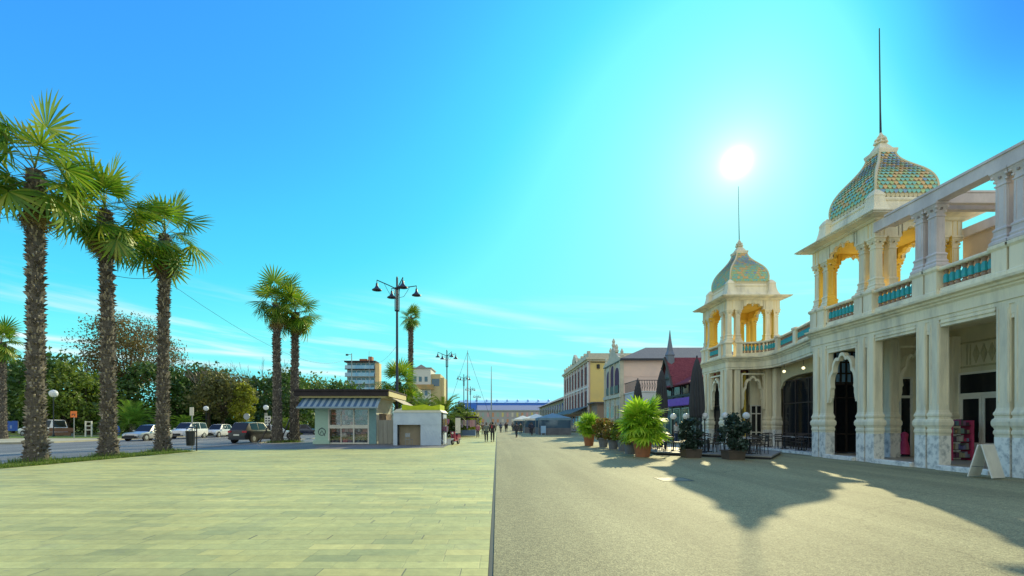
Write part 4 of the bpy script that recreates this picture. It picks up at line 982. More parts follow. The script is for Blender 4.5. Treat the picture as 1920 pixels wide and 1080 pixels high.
# ---------------------------------------------------------------- potted plants along the café
def pot(mb, r0, r1, h, n=20): mb.lathe([(r0, 0), (r0+(r1-r0)*.85, h*.84), (r1+.02, h*.85), (r1+.05, h*.88), (r1+.05, h), (r1-.03, h), (r1-.06, h*.9), (.02, h*.9)], (0, 0, 0), n)
def potted_fan(label, x, y, r1, h, pw, n, seed, group):
    t = thing('potted_palm', label, 'potted palm', (x, y, 0), 0, group)
    b = MB(); pot(b, r1*.72, r1, h); b.build('pot', M['terracotta'], t, world=False, smooth=True)
    r = random.Random(seed); mb = MB()
    for zc, k, m in ((h+pw*.27, 1.0, n), (h+pw*.08, .78, int(n*.6))):
        for i in range(m):
            q = i/m; el = R(86-(122 if k == 1 else 95)*q**.85)+r.uniform(-.2, .2); az = i*2.39996+r.uniform(-.3, .3)
            Mx = Matrix.Translation((r.uniform(-.14, .14), r.uniform(-.14, .14), zc)) @ Matrix.Rotation(az, 4, 'Z') @ Matrix.Rotation(-el, 4, 'Y')
            frond(mb, Mx, pw*.20*k*r.uniform(.7, 1.2), pw*.235*r.uniform(.8, 1.1), 13, .25+.6*q, r, 1.75, 0, 1, 1.25)
    mb.build('fronds', [M['fan_bright'], M['petiole']], t, world=False)
    b = MB(); b.tube([(0, 0, h*.8), (.03, 0, h+pw*.32)], [.16, .07], 8); b.build('stem', M['trunk'], t, world=False)
    return t
potted_fan('large bright fan palm in a terracotta pot, nearest on the promenade', 7.1, 22.4, .46, .78, 3.3, 62, 91, 'potted fan palms')
potted_fan('smaller round fan palm in a terracotta pot, farthest left of the planters', 6.65, 33.2, .42, .85, 2.4, 50, 92, 'potted fan palms')
def potted_bush(label, x, y, pr, ph, w, h, leaf, seed, group, potm, square=False):
    t = thing('potted_bush', label, 'potted plant', (x, y, 0), 0, group)
    b = MB()
    if square: b.lathe([(pr*.92, 0), (pr, ph-.06), (pr+.03, ph-.06), (pr+.03, ph), (pr-.05, ph), (pr-.06, ph*.88), (.02, ph*.88)], (0, 0, 0), square=True)
    else: pot(b, pr*.72, pr, ph)
    b.build('planter', potm, t, world=False, smooth=not square)
    r = random.Random(seed); cs = []
    for i in range(34):
        a = r.uniform(0, 2*PI); q = math.sqrt(r.random()); cs.append((q*w*.42*math.cos(a), q*w*.42*math.sin(a), ph+(h-ph)*r.uniform(.05, .95)*(1-.2*q)))
    b = MB()
    for c in cs[::3]: b.tube([(0, 0, ph*.8), (c[0]*.5, c[1]*.5, ph+(c[2]-ph)*.5), c], [.03, .02, .008], 5)
    b.build('stems', M['bark'], t, world=False)
    mb = MB(); leafcloud(mb, cs, 70, w*.13+.05, .085, r, .9); mb.build('foliage', M[leaf], t, world=False)
    return t
M['planter_brown'] = mat('brown_planter', (.10, .075, .055), (.07, .055, .04), 4, rough=.7)
M['planter_grey'] = mat('grey_planter', (.17, .18, .20), (.13, .14, .15), 4, rough=.7)
PB = 'row of potted bushes'
potted_bush('rust and yellow leaved bush next to the smaller potted palm', 7.25, 31.3, .36, .62, 1.5, 2.05, 'lf_rust', 93, PB, M['planter_grey'])
potted_bush('rust-tinted bush in the middle of the row of planters', 7.35, 29.0, .36, .62, 1.35, 1.85, 'lf_rust', 94, PB, M['planter_grey'])
potted_bush('green bush in a grey pot, third of the row towards the large palm', 7.4, 26.9, .36, .65, 1.35, 1.9, 'lf_mid', 95, PB, M['planter_grey'])
potted_bush('dark bush in a grey pot just behind the large potted palm', 7.15, 24.6, .36, .62, 1.3, 1.7, 'lf_rust', 96, PB, M['planter_grey'])
potted_bush('dark glossy bush in a square planter at the middle of the terrace edge', 9.25, 21.9, .38, .42, 1.05, 2.05, 'lf_deep', 97, 'dark planters at the deck edge', M['planter_brown'], True)
potted_bush('dark glossy bush in a square planter at the right end of the terrace edge', 10.7, 20.8, .38, .42, 1.40, 2.05, 'lf_deep', 98, 'dark planters at the deck edge', M['planter_brown'], True)

# ---------------------------------------------------------------- terrace: deck, parasols, globe lamps, tables and chairs
deck = thing('terrace_deck', 'low dark-edged terrace platform with café tables on it', 'platform', (10.5, 25, 0))
b = MB(); b.prism([(8.2, 23.7), (12.3, 20.55), (15.0, 24.2), (15.0, 31.5), (8.6, 31.5)], .10, .16, 'z'); b.build('deck_boards', mat('deck_boards', (.30, .29, .26), (.22, .21, .19), 2, (1, 12, 1), .6), deck)
b = MB(); b.prism([(8.26, 23.74), (12.3, 20.63), (14.95, 24.2), (14.95, 31.45), (8.65, 31.45)], 0, .10, 'z'); b.build('deck_frame', M['black'], deck)
DZ = .16
def closed_parasol(mb, h):
    n = 28; vs_ = []; fs_ = []; prof = [(.05, h), (.10, h-.12), (.20, h-.55), (.27, h-1.2), (.31, h-1.9), (.33, h-2.5), (.30, h-2.9), (.24, h-3.0)]
    for i, (r_, z) in enumerate(prof):
        for k in range(n):
            a = 2*PI*k/n+.06*i; q = r_*(1+(.16 if k % 2 else -.12)*(min(1, i/3)))
            vs_.append((q*math.cos(a), q*math.sin(a), z+(.05 if k % 4 == 0 else 0)*(i == 7)))
    for i in range(len(prof)-1):
        for k in range(n): fs_.append((i*n+k, i*n+(k+1) % n, (i+1)*n+(k+1) % n, (i+1)*n+k))
    fs_.append(tuple(range(n))); fs_.append(tuple(range((len(prof)-1)*n, len(prof)*n)))
    mb.add(vs_, fs_)
M['canvas'] = mat('charcoal_canvas', (.055, .058, .065), (.04, .042, .05), 3, (1, 1, .3), .85)
t = thing('closed_parasol', 'tall folded charcoal parasol nearest the café arches', 'parasol', (10.15, 23.3, DZ), 0, 'folded parasols')
b = MB(); closed_parasol(b, 4.75); b.build('canopy', M['canvas'], t, world=False)
b = MB(); b.tube([(0, 0, .06), (0, 0, 4.8)], [.045, .03], 8); b.lathe([(.02, 4.78), (.05, 4.84), (.02, 4.92)], n=8); b.build('pole', M['iron'], t, world=False)
b = MB(); b.lathe([(.36, 0), (.36, .06), (.10, .09), (.08, .25)], n=16); b.build('base', M['iron'], t, world=False)
dup(t, (10.15, 28.3, DZ), .4, 'folded charcoal parasol in the middle, left of the purple sign')
dup(t, (10.25, 33.4, DZ-.16), .9, 'farthest folded charcoal parasol, above the large potted palm')
t0 = None
for i, (x, y, lb) in enumerate(((11.9, 21.9, 'white globe lamp at the right end of the terrace'), (11.1, 22.35, 'white globe lamp left of the rightmost one'), (10.45, 23.1, 'middle white globe lamp in front of the café arch'),
                              (9.85, 23.9, 'white globe lamp almost hidden by the folded parasol'), (9.45, 24.6, 'leftmost white globe lamp, under the purple sign'))):
    if t0 is None:
        t0 = t = thing('globe_lamp', lb, 'lamp', (x, y, DZ), 0, 'white globe lamps on the terrace')
        b = MB(); b.lathe([(.14, 0), (.14, .03), (.03, .06), (.025, 1.62), (.06, 1.64), (.06, 1.68)], n=10); b.build('post', M['iron'], t, world=False)
        b = MB(); b.sphere((0, 0, 1.84), .165, 16); b.build('globe', M['globe'], t, world=False, smooth=True)
    else: dup(t0, (x, y, DZ), 0, lb)
def make_table():
    t = thing('cafe_table', 'square-topped dark café table set out on the terrace', 'table', (0, 0, 0), 0, 'café tables')
    b = MB(); b.box(-.36, .36, -.36, .36, .72, .75); b.build('table_top', mat('table_top', (.42, .41, .40), rough=.35), t, world=False)
    b = MB(); b.tube([(0, 0, .03), (0, 0, .72)], .035, 8); b.build('pedestal', M['iron'], t, world=False)
    b = MB(); b.box(-.25, .25, -.035, .035, 0, .035); b.box(-.035, .035, -.25, -.035, 0, .035); b.box(-.035, .035, .035, .25, 0, .035); b.build('foot', M['iron'], t, world=False)
    return t
def make_chair():
    t = thing('cafe_chair', 'dark wooden café chair with slatted back at a terrace table', 'chair', (0, 0, 0), 0, 'café chairs')
    b = MB(); b.box(-.21, .21, -.21, .21, .43, .465); b.build('seat', M['dark_wood'], t, world=False)
    b = MB()
    for x in (-.19, .19): b.tube([(x, .19, .46), (x, .25, .88)], .017, 6)
    for z in (.62, .74, .86): b.obox((0, .19+.06*(z-.46)/.42, z), (.38, .02, .06))
    b.build('backrest', M['dark_wood'], t, world=False)
    for x in (-.18, .18):
        for y in (-.18, .18):
            b = MB(); b.tube([(x*1.12, y*1.12, 0), (x, y, .43)], [.016, .019], 6); b.build('leg', M['dark_wood'], t, world=False)
    return t
tb = None; ch = None
spots = [(9.2, 25.0), (10.9, 23.7), (12.3, 22.3), (9.3, 27.2), (11.2, 26.2), (13.2, 24.3), (12.6, 28.2)]
spots2 = [(16.9, 23.9), (17.0, 25.6), (17.1, 27.3), (17.2, 29.1)]
cr = random.Random(5)
for i, (x, y) in enumerate(spots+spots2):
    z = DZ if i < len(spots) else .12
    inside = i >= len(spots); lb = 'small café table under the curved balcony, by the tall dark windows' if inside else 'square-topped dark café table set out on the terrace deck'
    g = 'café tables under the balcony' if inside else 'café tables on the deck'
    if tb is None: tb = make_table(); tb.location = (x, y, z); tb['label'] = lb; tb['group'] = g
    else: dup(tb, (x, y, z), cr.uniform(-.3, .3), lb, g)
    for k in range(4 if not inside else 3):
        a = PI/2*k+cr.uniform(-.25, .25)+(PI/4 if inside else 0); q = cr.uniform(.52, .66)
        px, py = x+q*math.sin(a), y+q*math.cos(a); rz = -a
        lb = 'dark wooden café chair under the curved balcony' if inside else 'dark wooden café chair at a table on the terrace deck'
        g = 'café chairs under the balcony' if inside else 'café chairs on the deck'
        if ch is None: ch = make_chair(); ch.location = (px, py, z); ch.rotation_euler = (0, 0, rz); ch['label'] = lb; ch['group'] = g
        else: dup(ch, (px, py, z), rz, lb, g)
# waiter-white bust seen through the balcony window: a small white statue
b = MB(); b.lathe([(.12, 0), (.14, .06), (.08, .12), (.10, .5), (.16, .75), (.07, .92), (.10, 1.02), (.09, 1.14), (.02, 1.22)], (17.65, 23.55, .87), 12)
tag(b.build('white_statue', M['white_paint'], smooth=True), 'small white statue on a stand by the dark café windows', 'statue')
b = MB(); b.box(17.45, 17.85, 23.35, 23.75, .12, .87); tag(b.build('statue_stand', M['dark_wood']), 'dark stand carrying the white statue', 'stand')

# ---------------------------------------------------------------- loggia goods: A-board, racks
t = thing('pavement_sign', 'white folding A-board standing in front of the rightmost pillars', 'sign', (14.62, 13.72, 0), R(17))
for s, lb in ((-1, 'front_board'), (1, 'back_board')):
    b = MB(); b.obox((0, s*.16, .52), (.58, .03, 1.0), rot=Euler((R(14)*s, 0, 0))); b.build(lb, M['white_paint'], t, world=False)
b = MB(); b.tube([(-.28, -.20, .35), (-.28, .20, .35)], .008, 5); b.build('stay', M['iron'], t, world=False)
M['goods'] = mat('small_goods', (.4, .1, .1), rough=.5, island=[(.55, .05, .12), (.1, .12, .3), (.5, .45, .4), (.04, .04, .05), (.35, .05, .2), (.12, .3, .3), (.5, .3, .1)])
M['pink'] = mat('pink_cloth', (.62, .06, .16), (.5, .04, .12), 4, rough=.7)
t = thing('goods_rack', 'red-framed souvenir rack between the two right door bays', 'display rack', (18.6, 18.55, .15), R(0))
b = MB()
for x in (-.42, .42): b.box(x-.05, x+.05, -.22, .22, 0, 1.6)
b.build('frame', M['pink'], t, world=False)
b = MB()
for z in (.1, .42, .74, 1.06, 1.38): b.box(-.37, .37, -.20, .20, z, z+.02)
b.build('shelf', M['dark_wood'], t, world=False)
b = MB(); gr = random.Random(9)
for z in (.12, .44, .76, 1.08, 1.40):
    x = -.34
    while x < .3:
        w = gr.uniform(.05, .13); b.box(x, x+w, gr.uniform(-.2, -.14), .05, z, z+gr.uniform(.12, .27)); x += w+.015
b.build('souvenirs', M['goods'], t, world=False)
t = thing('reflection_dress', 'pink dress form added for the pink reflection in the narrow shop door', 'dress', (18.3, 20.6, .15))  # stands in for a pink reflection low in the door pane
b = MB(); b.lathe([(.20, .10), (.18, .4), (.11, .72), (.13, .92), (.14, 1.0), (.07, 1.08), (.04, 1.1)], n=14); b.build('dress', M['pink'], t, world=False, smooth=True)
b = MB(); b.tube([(0, 0, 0), (0, 0, 1.2)], .02, 6); b.lathe([(.2, 0), (.2, .03), (.02, .05)], n=10); b.build('stand', M['iron'], t, world=False)
# ---------------------------------------------------------------- kiosk and white booth
kz = thing('kiosk', 'flat-roofed newspaper kiosk with a striped awning, left of the white booth', 'kiosk', (-12, 38.5, 0))
def kp(n, b, m, p=None, **k): return b.build(n, m, p or kz, **k)
M['kiosk_roof'] = mat('brown_fascia', (.045, .038, .042), (.035, .03, .034), 2, rough=.8, spec=.2)
b = MB(); b.box(-15.6, -8.4, 35.25, 42.2, 3.74, 4.2); b.box(-15.7, -8.3, 35.15, 42.3, 4.12, 4.24); kp('roof', b, M['kiosk_roof'])
b = MB(); b.box(-8.4, -8.34, 35.4, 42.1, 3.70, 4.10); b.box(-15.3, -8.6, 35.5, 42.0, 3.60, 3.739); kp('soffit', b, mat('cream_fascia', (.62, .52, .26), rough=.6))
M['mint'] = mat('mint_panel', (.42, .60, .48), (.36, .54, .44), 2, rough=.4)
b = MB(); b.box(-14.3, -13.2, 36.0, 36.12, .0, 3.6); ml = kp('wall_panel', b, M['mint'])
b = MB()
for s in range(14):                     # scrolled drawing on the mint panel
    a = s/13*2*PI; b.tube([(-13.75+.28*math.cos(a), 35.985, .95+.28*math.sin(a)), (-13.75+.28*math.cos(a+.5), 35.985, .95+.28*math.sin(a+.5))], .022, 5)
b.tube([(-13.9, 35.985, .8), (-13.75, 35.985, 1.05), (-13.6, 35.985, .8), (-13.5, 35.985, .62)], .022, 5)
b.tube([(-13.95, 35.985, 1.12), (-13.75, 35.985, 1.28), (-13.55, 35.985, 1.12)], .02, 5); kp('painted_scroll', b, M['lamp_blue'], ml)
b = MB(); b.box(-14.4, -13.1, 35.8, 36.0, 0, .28); kp('planter_box', b, M['mint'])
b = MB(); b.box(-10.1, -9.5, 36.0, 36.12, .0, 3.6); kp('wall_panel', b, mat('teal_panel', (.20, .38, .38), (.16, .3, .32), 2, rough=.4))
b = MB(); b.box(-14.3, -14.2, 36.12, 41.8, 0, 3.6); b.box(-9.6, -9.5, 36.12, 41.8, 0, 3.6); b.box(-14.2, -9.6, 41.7, 41.8, 0, 3.6); b.box(-14.2, -9.6, 36.12, 41.7, 0, .06); kp('wall', b, mat('kiosk_inside', (.55, .56, .50), rough=.6))
b = MB()
for x in (-13.2, -11.25, -10.1): b.box(x-.05, x+.05, 35.97, 36.1, 0, 3.6)
for x0, x1 in ((-13.15, -11.3), (-11.2, -10.15)):
    for z in (.06, 1.45, 2.75, 2.95, 3.5): b.box(x0, x1, 35.99, 36.09, z-.05, z+.05)
    b.box(x0, x1, 36.0, 36.03, 1.22, 1.40); b.box(x0, x1, 36.0, 36.03, 2.80, 2.90)
b.box(-12.28, -12.22, 35.99, 36.09, .11, 1.3); b.box(-12.28, -12.22, 35.99, 36.09, 1.4, 2.57)
fr = kp('shopfront_frame', b, M['white_paint'])
b = MB(); b.box(-13.15, -10.15, 36.04, 36.055, 0.1, 3.5); kp('shop_pane', b, mat('clear_glass', (.75, .80, .80), rough=.04, transl=0), fr)
gt = bpy.data.materials['clear_glass'].node_tree; tr_ = gt.nodes.new('ShaderNodeBsdfTransparent'); gl_ = gt.nodes.new('ShaderNodeBsdfGlossy'); gl_.inputs['Roughness'].default_value = .03
mx_ = gt.nodes.new('ShaderNodeMixShader'); mx_.inputs[0].default_value = .10; gt.links.new(tr_.outputs[0], mx_.inputs[1]); gt.links.new(gl_.outputs[0], mx_.inputs[2]); gt.links.new(mx_.outputs[0], gt.nodes['Material Output'].inputs[0])
b = MB(); gr = random.Random(3)
for z in (.12, .55, .95, 1.45, 1.9, 2.3):
    b.box(-13.1, -10.2, 36.25, 36.6, z-.03, z)
for z in (.12, .55, .95, 1.45, 1.9, 2.3):
    x = -13.05
    while x < -10.35:
        w = gr.uniform(.08, .42); b.box(x, x+w, 36.2+gr.uniform(0, .06), 36.5, z+.001, z+gr.uniform(.12, .38)); x += w+gr.uniform(.01, .12)
kp('magazines', b, mat('magazines', (.5, .5, .5), rough=.5, island=[(.5, .5, .46), (.42, .05, .04), (.05, .08, .16), (.03, .03, .04), (.05, .05, .06), (.16, .34, .36), (.35, .36, .36), (.28, .10, .07), (.04, .05, .07)]))
b = MB(); b.box(-10.95, -10.35, 35.97, 35.985, 3.02, 3.45); b.box(-13.1, -11.4, 35.97, 35.985, 3.08, 3.4); kp('sign_board', b, mat('yellow_board', (.72, .58, .06), (.5, .45, .1), 3, rough=.5))
# striped awning
n = 26; M['aw_a'] = mat('awning_slate', (.07, .14, .24), rough=.8, spec=.2); M['aw_b'] = mat('awning_pale', (.27, .37, .44), rough=.8, spec=.2)
b = MB(); x0, x1 = -15.15, -9.05
for k in range(n):
    a = x0+(x1-x0)*k/n; c = x0+(x1-x0)*(k+1)/n
    b.add([(a, 34.7, 2.86), (c, 34.7, 2.86), (c, 35.95, 3.70), (a, 35.95, 3.70), (a, 34.7, 2.84), (c, 34.7, 2.84), (c, 35.95, 3.68), (a, 35.95, 3.68)], [(0, 1, 2, 3), (7, 6, 5, 4), (0, 4, 5, 1), (3, 2, 6, 7), (0, 3, 7, 4), (1, 5, 6, 2)], k % 2)
aw = kp('awning', b, [M['aw_a'], M['aw_b']])
b = MB(); b.box(x0-.03, x1+.03, 34.62, 34.69, 2.76, 2.88); kp('awning_bar', b, M['aw_b'], aw)
# side awning of pale canvas
b = MB(); b.add([(-8.3, 36.5, 3.62), (-8.3, 41.3, 3.62), (-6.7, 41.3, 2.75), (-6.7, 36.5, 2.75), (-8.3, 36.5, 3.58), (-8.3, 41.3, 3.58), (-6.7, 41.3, 2.71), (-6.7, 36.5, 2.71)], [(0, 1, 2, 3), (7, 6, 5, 4), (0, 3, 7, 4), (1, 5, 6, 2), (2, 6, 7, 3), (0, 4, 5, 1)])
sa = kp('side_awning', b, mat('cream_canvas', (.68, .60, .46), rough=.8, transl=.3))
b = MB()
for y in (36.55, 41.25): b.tube([(-6.72, y, 2.72), (-8.35, y, 2.55)], .02, 6)
kp('awning_arm', b, M['grey_metal'], sa)
b = MB(); b.box(-9.49, -9.42, 37, 41, .3, 2.4); kp('side_display', b, mat('side_goods', (.3, .2, .15), (.05, .05, .08), 4, rough=.6))
b = MB(); b.box(-9.4, -8.0, 36.3, 36.36, 0, 1.88); 
for k in range(4): b.box(-9.4+.35*k, -9.36+.35*k, 36.26, 36.3, .02, 1.86)
tag(b.build('plank_screen', mat('grey_planks', (.42, .40, .33), (.33, .31, .26), 2, (6, 1, .4), .8)), 'grey-beige plank screen between the kiosk and the white booth', 'screen')
bo = thing('market_booth', 'closed white canvas market booth with a yellow-green top, right of the kiosk', 'booth', (-5.9, 35.6, 0))
M['tarp'] = mat('white_tarp', (.52, .62, .72), (.43, .53, .64), 1.2, rough=.55, bump=.5, bscale=3)
b = MB(); b.box(-7.65, -7.36, 33.8, 33.86, 0, 1.52); b.box(-5.64, -4.12, 33.8, 33.86, 0, 1.52); b.box(-7.65, -4.12, 33.78, 33.86, 1.52, 2.42)
for k in range(5):
    a = -5.55+.28*k; b.tube([(a, 33.795, 1.45-.12*k), (a+.3, 33.79, .9-.1*k), (a+.5, 33.795, .2)], .014, 5)
b.build('front_tarp', M['tarp'], bo)
b = MB(); b.box(-4.18, -4.12, 35.2, 37.4, 0, 2.42); b.box(-7.65, -7.6, 33.86, 37.4, 0, 2.42); b.box(-7.6, -4.18, 37.34, 37.4, 0, 2.42); b.build('side_tarp', M['tarp'], bo)
b = MB(); b.prism([(-7.75, 2.42), (-4.0, 2.42), (-4.25, 2.66), (-5.8, 2.86), (-7.4, 2.66)], 33.74, 37.5, 'y'); b.build('roof_tarp', mat('pale_roof_tarp', (.66, .66, .60), rough=.6), bo)
b = MB(); cr2 = random.Random(2)
prev = None
top = [(-7.0+2.8*k/14, 2.92+.05*cr2.random()+.05*math.sin(k)) for k in range(15)]
b.prism([(-7.0, 2.60)]+top+[(-4.2, 2.60)], 33.70, 36.6, 'y'); b.build('top_sheet', mat('yellow_green_sheet', (.66, .74, .03), (.54, .66, .04), 3, rough=.7, transl=.3), bo)
b = MB(); b.box(-7.34, -5.66, 34.5, 34.56, 0, 2.2); b.build('counter_board', mat('tan_board', (.42, .35, .24), (.34, .28, .20), 2, rough=.8), bo)
b = MB()
for x in (-7.5, -4.25):
    for y in (33.95, 37.25): b.tube([(x, y, 0), (x, y, 2.42)], .03, 6)
b.build('frame_tube', M['grey_metal'], bo)
t = thing('stacking_chair', 'pale metal chair standing in the opening of the white booth', 'chair', (-6.45, 33.6, 0), R(160))
b = MB(); b.box(-.2, .2, -.2, .2, .43, .46); b.build('seat', M['grey_metal'], t, world=False)
b = MB(); b.box(-.19, .19, .19, .215, .62, .9); b.tube([(-.19, .2, .45), (-.19, .2, .95)], .014, 6); b.tube([(.19, .2, .45), (.19, .2, .95)], .014, 6); b.build('backrest', M['grey_metal'], t, world=False)
for x in (-.18, .18):
    for y in (-.18, .18):
        b = MB(); b.tube([(x, y, 0), (x, y, .43)], .014, 6); b.build('leg', M['grey_metal'], t, world=False)
# hanging goods and a toy scooter beside the booth
t = thing('bag_rail', 'rail of hanging coloured bags on the right side of the white booth', 'clothes rail', (-3.9, 35.0, 0))
b = MB(); b.tube([(-3.95, 34.2, 0), (-3.95, 34.2, 2.0), (-3.95, 36.2, 2.0), (-3.95, 36.2, 0)], .02, 6); b.build('rail', M['grey_metal'], t)
gr = random.Random(12)
b = MB()
for k in range(16):
    y = 34.3+.12*k; zt = gr.choice((1.95, 1.4)); h = gr.uniform(.3, .5); b.obox((-3.93+gr.uniform(-.05, .05), y, zt-h/2), (.30, .09, h), gr.uniform(-.3, .3)); b.tube([(-3.93, y, zt-.02), (-3.95, y, 2.0)], .006, 4)
b.build('bags', M['goods'], t)
t = thing('motor_scooter', 'red and white motor scooter parked against the right side of the booth', 'scooter', (-3.2, 35.2, 0), R(165))
for y in (-.62, .62):
    b = MB(); n = 18
    b.lathe([(.14, -.05), (.22, -.06), (.235, 0), (.22, .06), (.14, .05)], n=n); b.v = [(z, y+x, .235+yy) for x, yy, z in b.v]
    w = b.build('wheel', M['black'], t, world=False)
    b = MB(); b.lathe([(.02, -.065), (.14, -.045), (.14, .045), (.02, .065)], n=14); b.v = [(z, y+x, .235+yy) for x, yy, z in b.v]; b.build('rim', M['grey_metal'], w, world=False)
b = MB(); b.prism([(-.80, .45), (-.72, .72), (-.30, .78), (-.05, .62), (-.02, .30), (.32, .28), (.36, .34), (.06, .40), (0, .30), (-.2, .25), (-.45, .48)], -.16, .16, 'x'); b.prism([(.30, .26), (.46, .26), (.62, .98), (.50, 1.0)], -.17, .17, 'x'); b.build('body', mat('scooter_red', (.34, .04, .08), rough=.3, coat=.5), t, world=False)
b = MB(); b.prism([(-.78, .76), (-.70, .84), (-.28, .86), (-.06, .80), (-.06, .76), (-.3, .79)], -.14, .14, 'x'); b.build('saddle', M['black'], t, world=False)
b = MB(); b.tube([(-.32, .46, 1.05), (0, .52, 1.0), (.32, .46, 1.05)], .022, 6); b.tube([(0, .62, .235), (0, .52, 1.0)], .03, 6); b.build('handlebar', M['iron'], t, world=False)
b = MB(); b.sphere((0, .62, .88), .09, 10); b.build('headlight', M['white_paint'], t, world=False)
b = MB(); b.prism([(.44, .44), (.62, .50), (.84, .40), (.84, .36), (.62, .44), (.46, .38)], -.09, .09, 'x'); b.build('mudguard', M['white_paint'], t, world=False)
t = thing('goods_stall', 'dark-roofed stall of hanging clothes beyond the white booth', 'stall', (-3.4, 56, 0))
b = MB(); b.box(-5.0, -2.2, 54.5, 57.5, 2.25, 2.42); b.build('roof', M['kiosk_roof'], t)
b = MB()
for x in (-4.9, -2.3):
    for y in (54.6, 57.4): b.tube([(x, y, 0), (x, y, 2.25)], .04, 6)
b.build('post', M['grey_metal'], t)
b = MB(); gr = random.Random(8)
for k in range(12):
    x = -4.75+.2*k; h = gr.uniform(.6, 1.0); b.obox((x, 54.7, 2.0-h/2), (.18, .08, h), 0)
b.build('clothes', mat('stall_clothes', (.4, .2, .3), rough=.8, island=[(.45, .12, .2), (.5, .35, .4), (.1, .1, .14), (.6, .55, .5), (.2, .15, .35)]), t)
b = MB(); b.box(-4.6, -2.6, 55.2, 56.8, .1, .8); b.build('counter', mat('blue_counter', (.10, .18, .34), rough=.6), t)
b = MB(); b.box(-4.55, -4.0, 50.0, 50.06, .55, 2.2); b.tube([(-4.28, 50.03, 0), (-4.28, 50.03, .55)], .03, 6)
tag(b.build('poster_board', M['white_paint']), 'white poster board on a foot before the dark-roofed stall', 'board')

# ---------------------------------------------------------------- street lamps
LG = 'row of four-armed street lamps'
def lamp_post(label, x, y, H=13.9):
    t = thing('street_lamp', label, 'street lamp', (x, y, 0), 0, LG)
    b = MB(); b.lathe([(.22, 0), (.22, .5), (.14, .6), (.12, 1.2), (.10, H-2.6), (.09, H-2.3)], n=10); b.build('post', M['lamp_blue'], t, world=False)
    b = MB(); b.tube([(0, 0, H-2.4), (0, 0, H+.35)], .09, 8); b.lathe([(.22, H-2.5), (.22, H-2.42), (.10, H-2.40)], n=10); b.lathe([(.22, H-.55), (.22, H-.47), (.10, H-.45)], n=10)
    for k in range(8):
        a = 2*PI*k/8; b.tube([(.2*math.cos(a), .2*math.sin(a), H-2.45), (.2*math.cos(a), .2*math.sin(a), H-.5)], .022, 5)
    b.lathe([(.05, H+.3), (.09, H+.4), (.02, H+.55)], n=8); b.build('lamp_head', M['lamp_blue'], t, world=False)
    for k in range(4):
        a = R(28)+PI/2*k; ca, sa = math.cos(a), math.sin(a); l = 1.75
        b = MB(); b.tube([(ca*.1, sa*.1, H-.55), (ca*l*.5, sa*l*.5, H-.3), (ca*l, sa*l, H-.05)], .04, 6); b.tube([(ca*l, sa*l, H-.05), (ca*l, sa*l, H-.30)], .03, 6)
        b.tube([(ca*.2, sa*.2, H-1.3), (ca*.6, sa*.6, H-1.15), (ca*.85, sa*.85, H-.75), (ca*1.1, sa*1.1, H-.28)], .018, 5)
        ar = b.build('arm', M['lamp_blue'], t, world=False)
        b = MB(); b.lathe([(.05, H-.28), (.09, H-.36), (.11, H-.55), (.20, H-.72), (.40, H-.86), (.42, H-.92), (.36, H-.92), (.18, H-.76)], (ca*l, sa*l, 0), 14); b.build('lamp_shade', M['lamp_blue'], ar, world=False, smooth=True)
    return t
l0 = lamp_post('tall blue-black four-armed street lamp, nearest of the row, behind the kiosk', -8.72, 40)
for x, y, lb in ((-8.75, 80, 'four-armed street lamp second in the row, beyond the white booth'), (-8.7, 120, 'four-armed street lamp third in the row, left of the mast with stays'), (-9.3, 160, 'four-armed street lamp fourth in the row, above the shrubs'), (-9.0, 205, 'farthest and smallest four-armed street lamp, just left of the long building')):
    dup(l0, (x, y, 0), .1, lb)
t = thing('mast_lamp', 'slim single-headed street light in front of the blue-windowed apartment block', 'street lamp', (-31.7, 100, 0))
b = MB(); b.tube([(0, 0, 0), (0, 0, 16.8)], [.14, .08], 8); b.build('post', M['grey_metal'], t, world=False)
b = MB(); b.tube([(0, 0, 16.5), (-.9, 0, 16.6)], .05, 6); b.obox((-1.0, 0, 16.5), (.5, .3, .35)); b.build('lamp_head', M['iron'], t, world=False)
t = thing('antenna_pole', 'thin antenna pole in front of the apartment block, right of the slim street light', 'antenna', (-27.9, 100, 0))
b = MB(); b.tube([(0, 0, 0), (0, 0, 17.3)], [.10, .03], 6); b.build('pole', M['grey_metal'], t, world=False)
# masts with stays in the harbour
for x, y, h, lb in ((-9.0, 140, 23.8, 'tall mast with two wire stays above the shrubs'), (-2.0, 160, 21.4, 'bare slender mast standing before the long building')):
    t = thing('ship_mast', lb, 'mast', (x, y, 0), 0, 'masts in the harbour')
    b = MB(); b.tube([(0, 0, 0), (0, 0, h*.55), (0, 0, h)], [.24, .18, .07], 8); b.build('spar', M['grey_metal'], t, world=False)
    if x < -5:
        b = MB(); b.tube([(0, 0, h-.5), (-7, 0, 3)], .035, 4); b.tube([(0, 0, h-.5), (7, 0, 3)], .035, 4); b.build('stay', M['iron'], t, world=False)
        b = MB(); b.tube([(-.9, 0, h*.62), (.9, 0, h*.62)], .05, 5); b.build('spreader', M['grey_metal'], t, world=False)

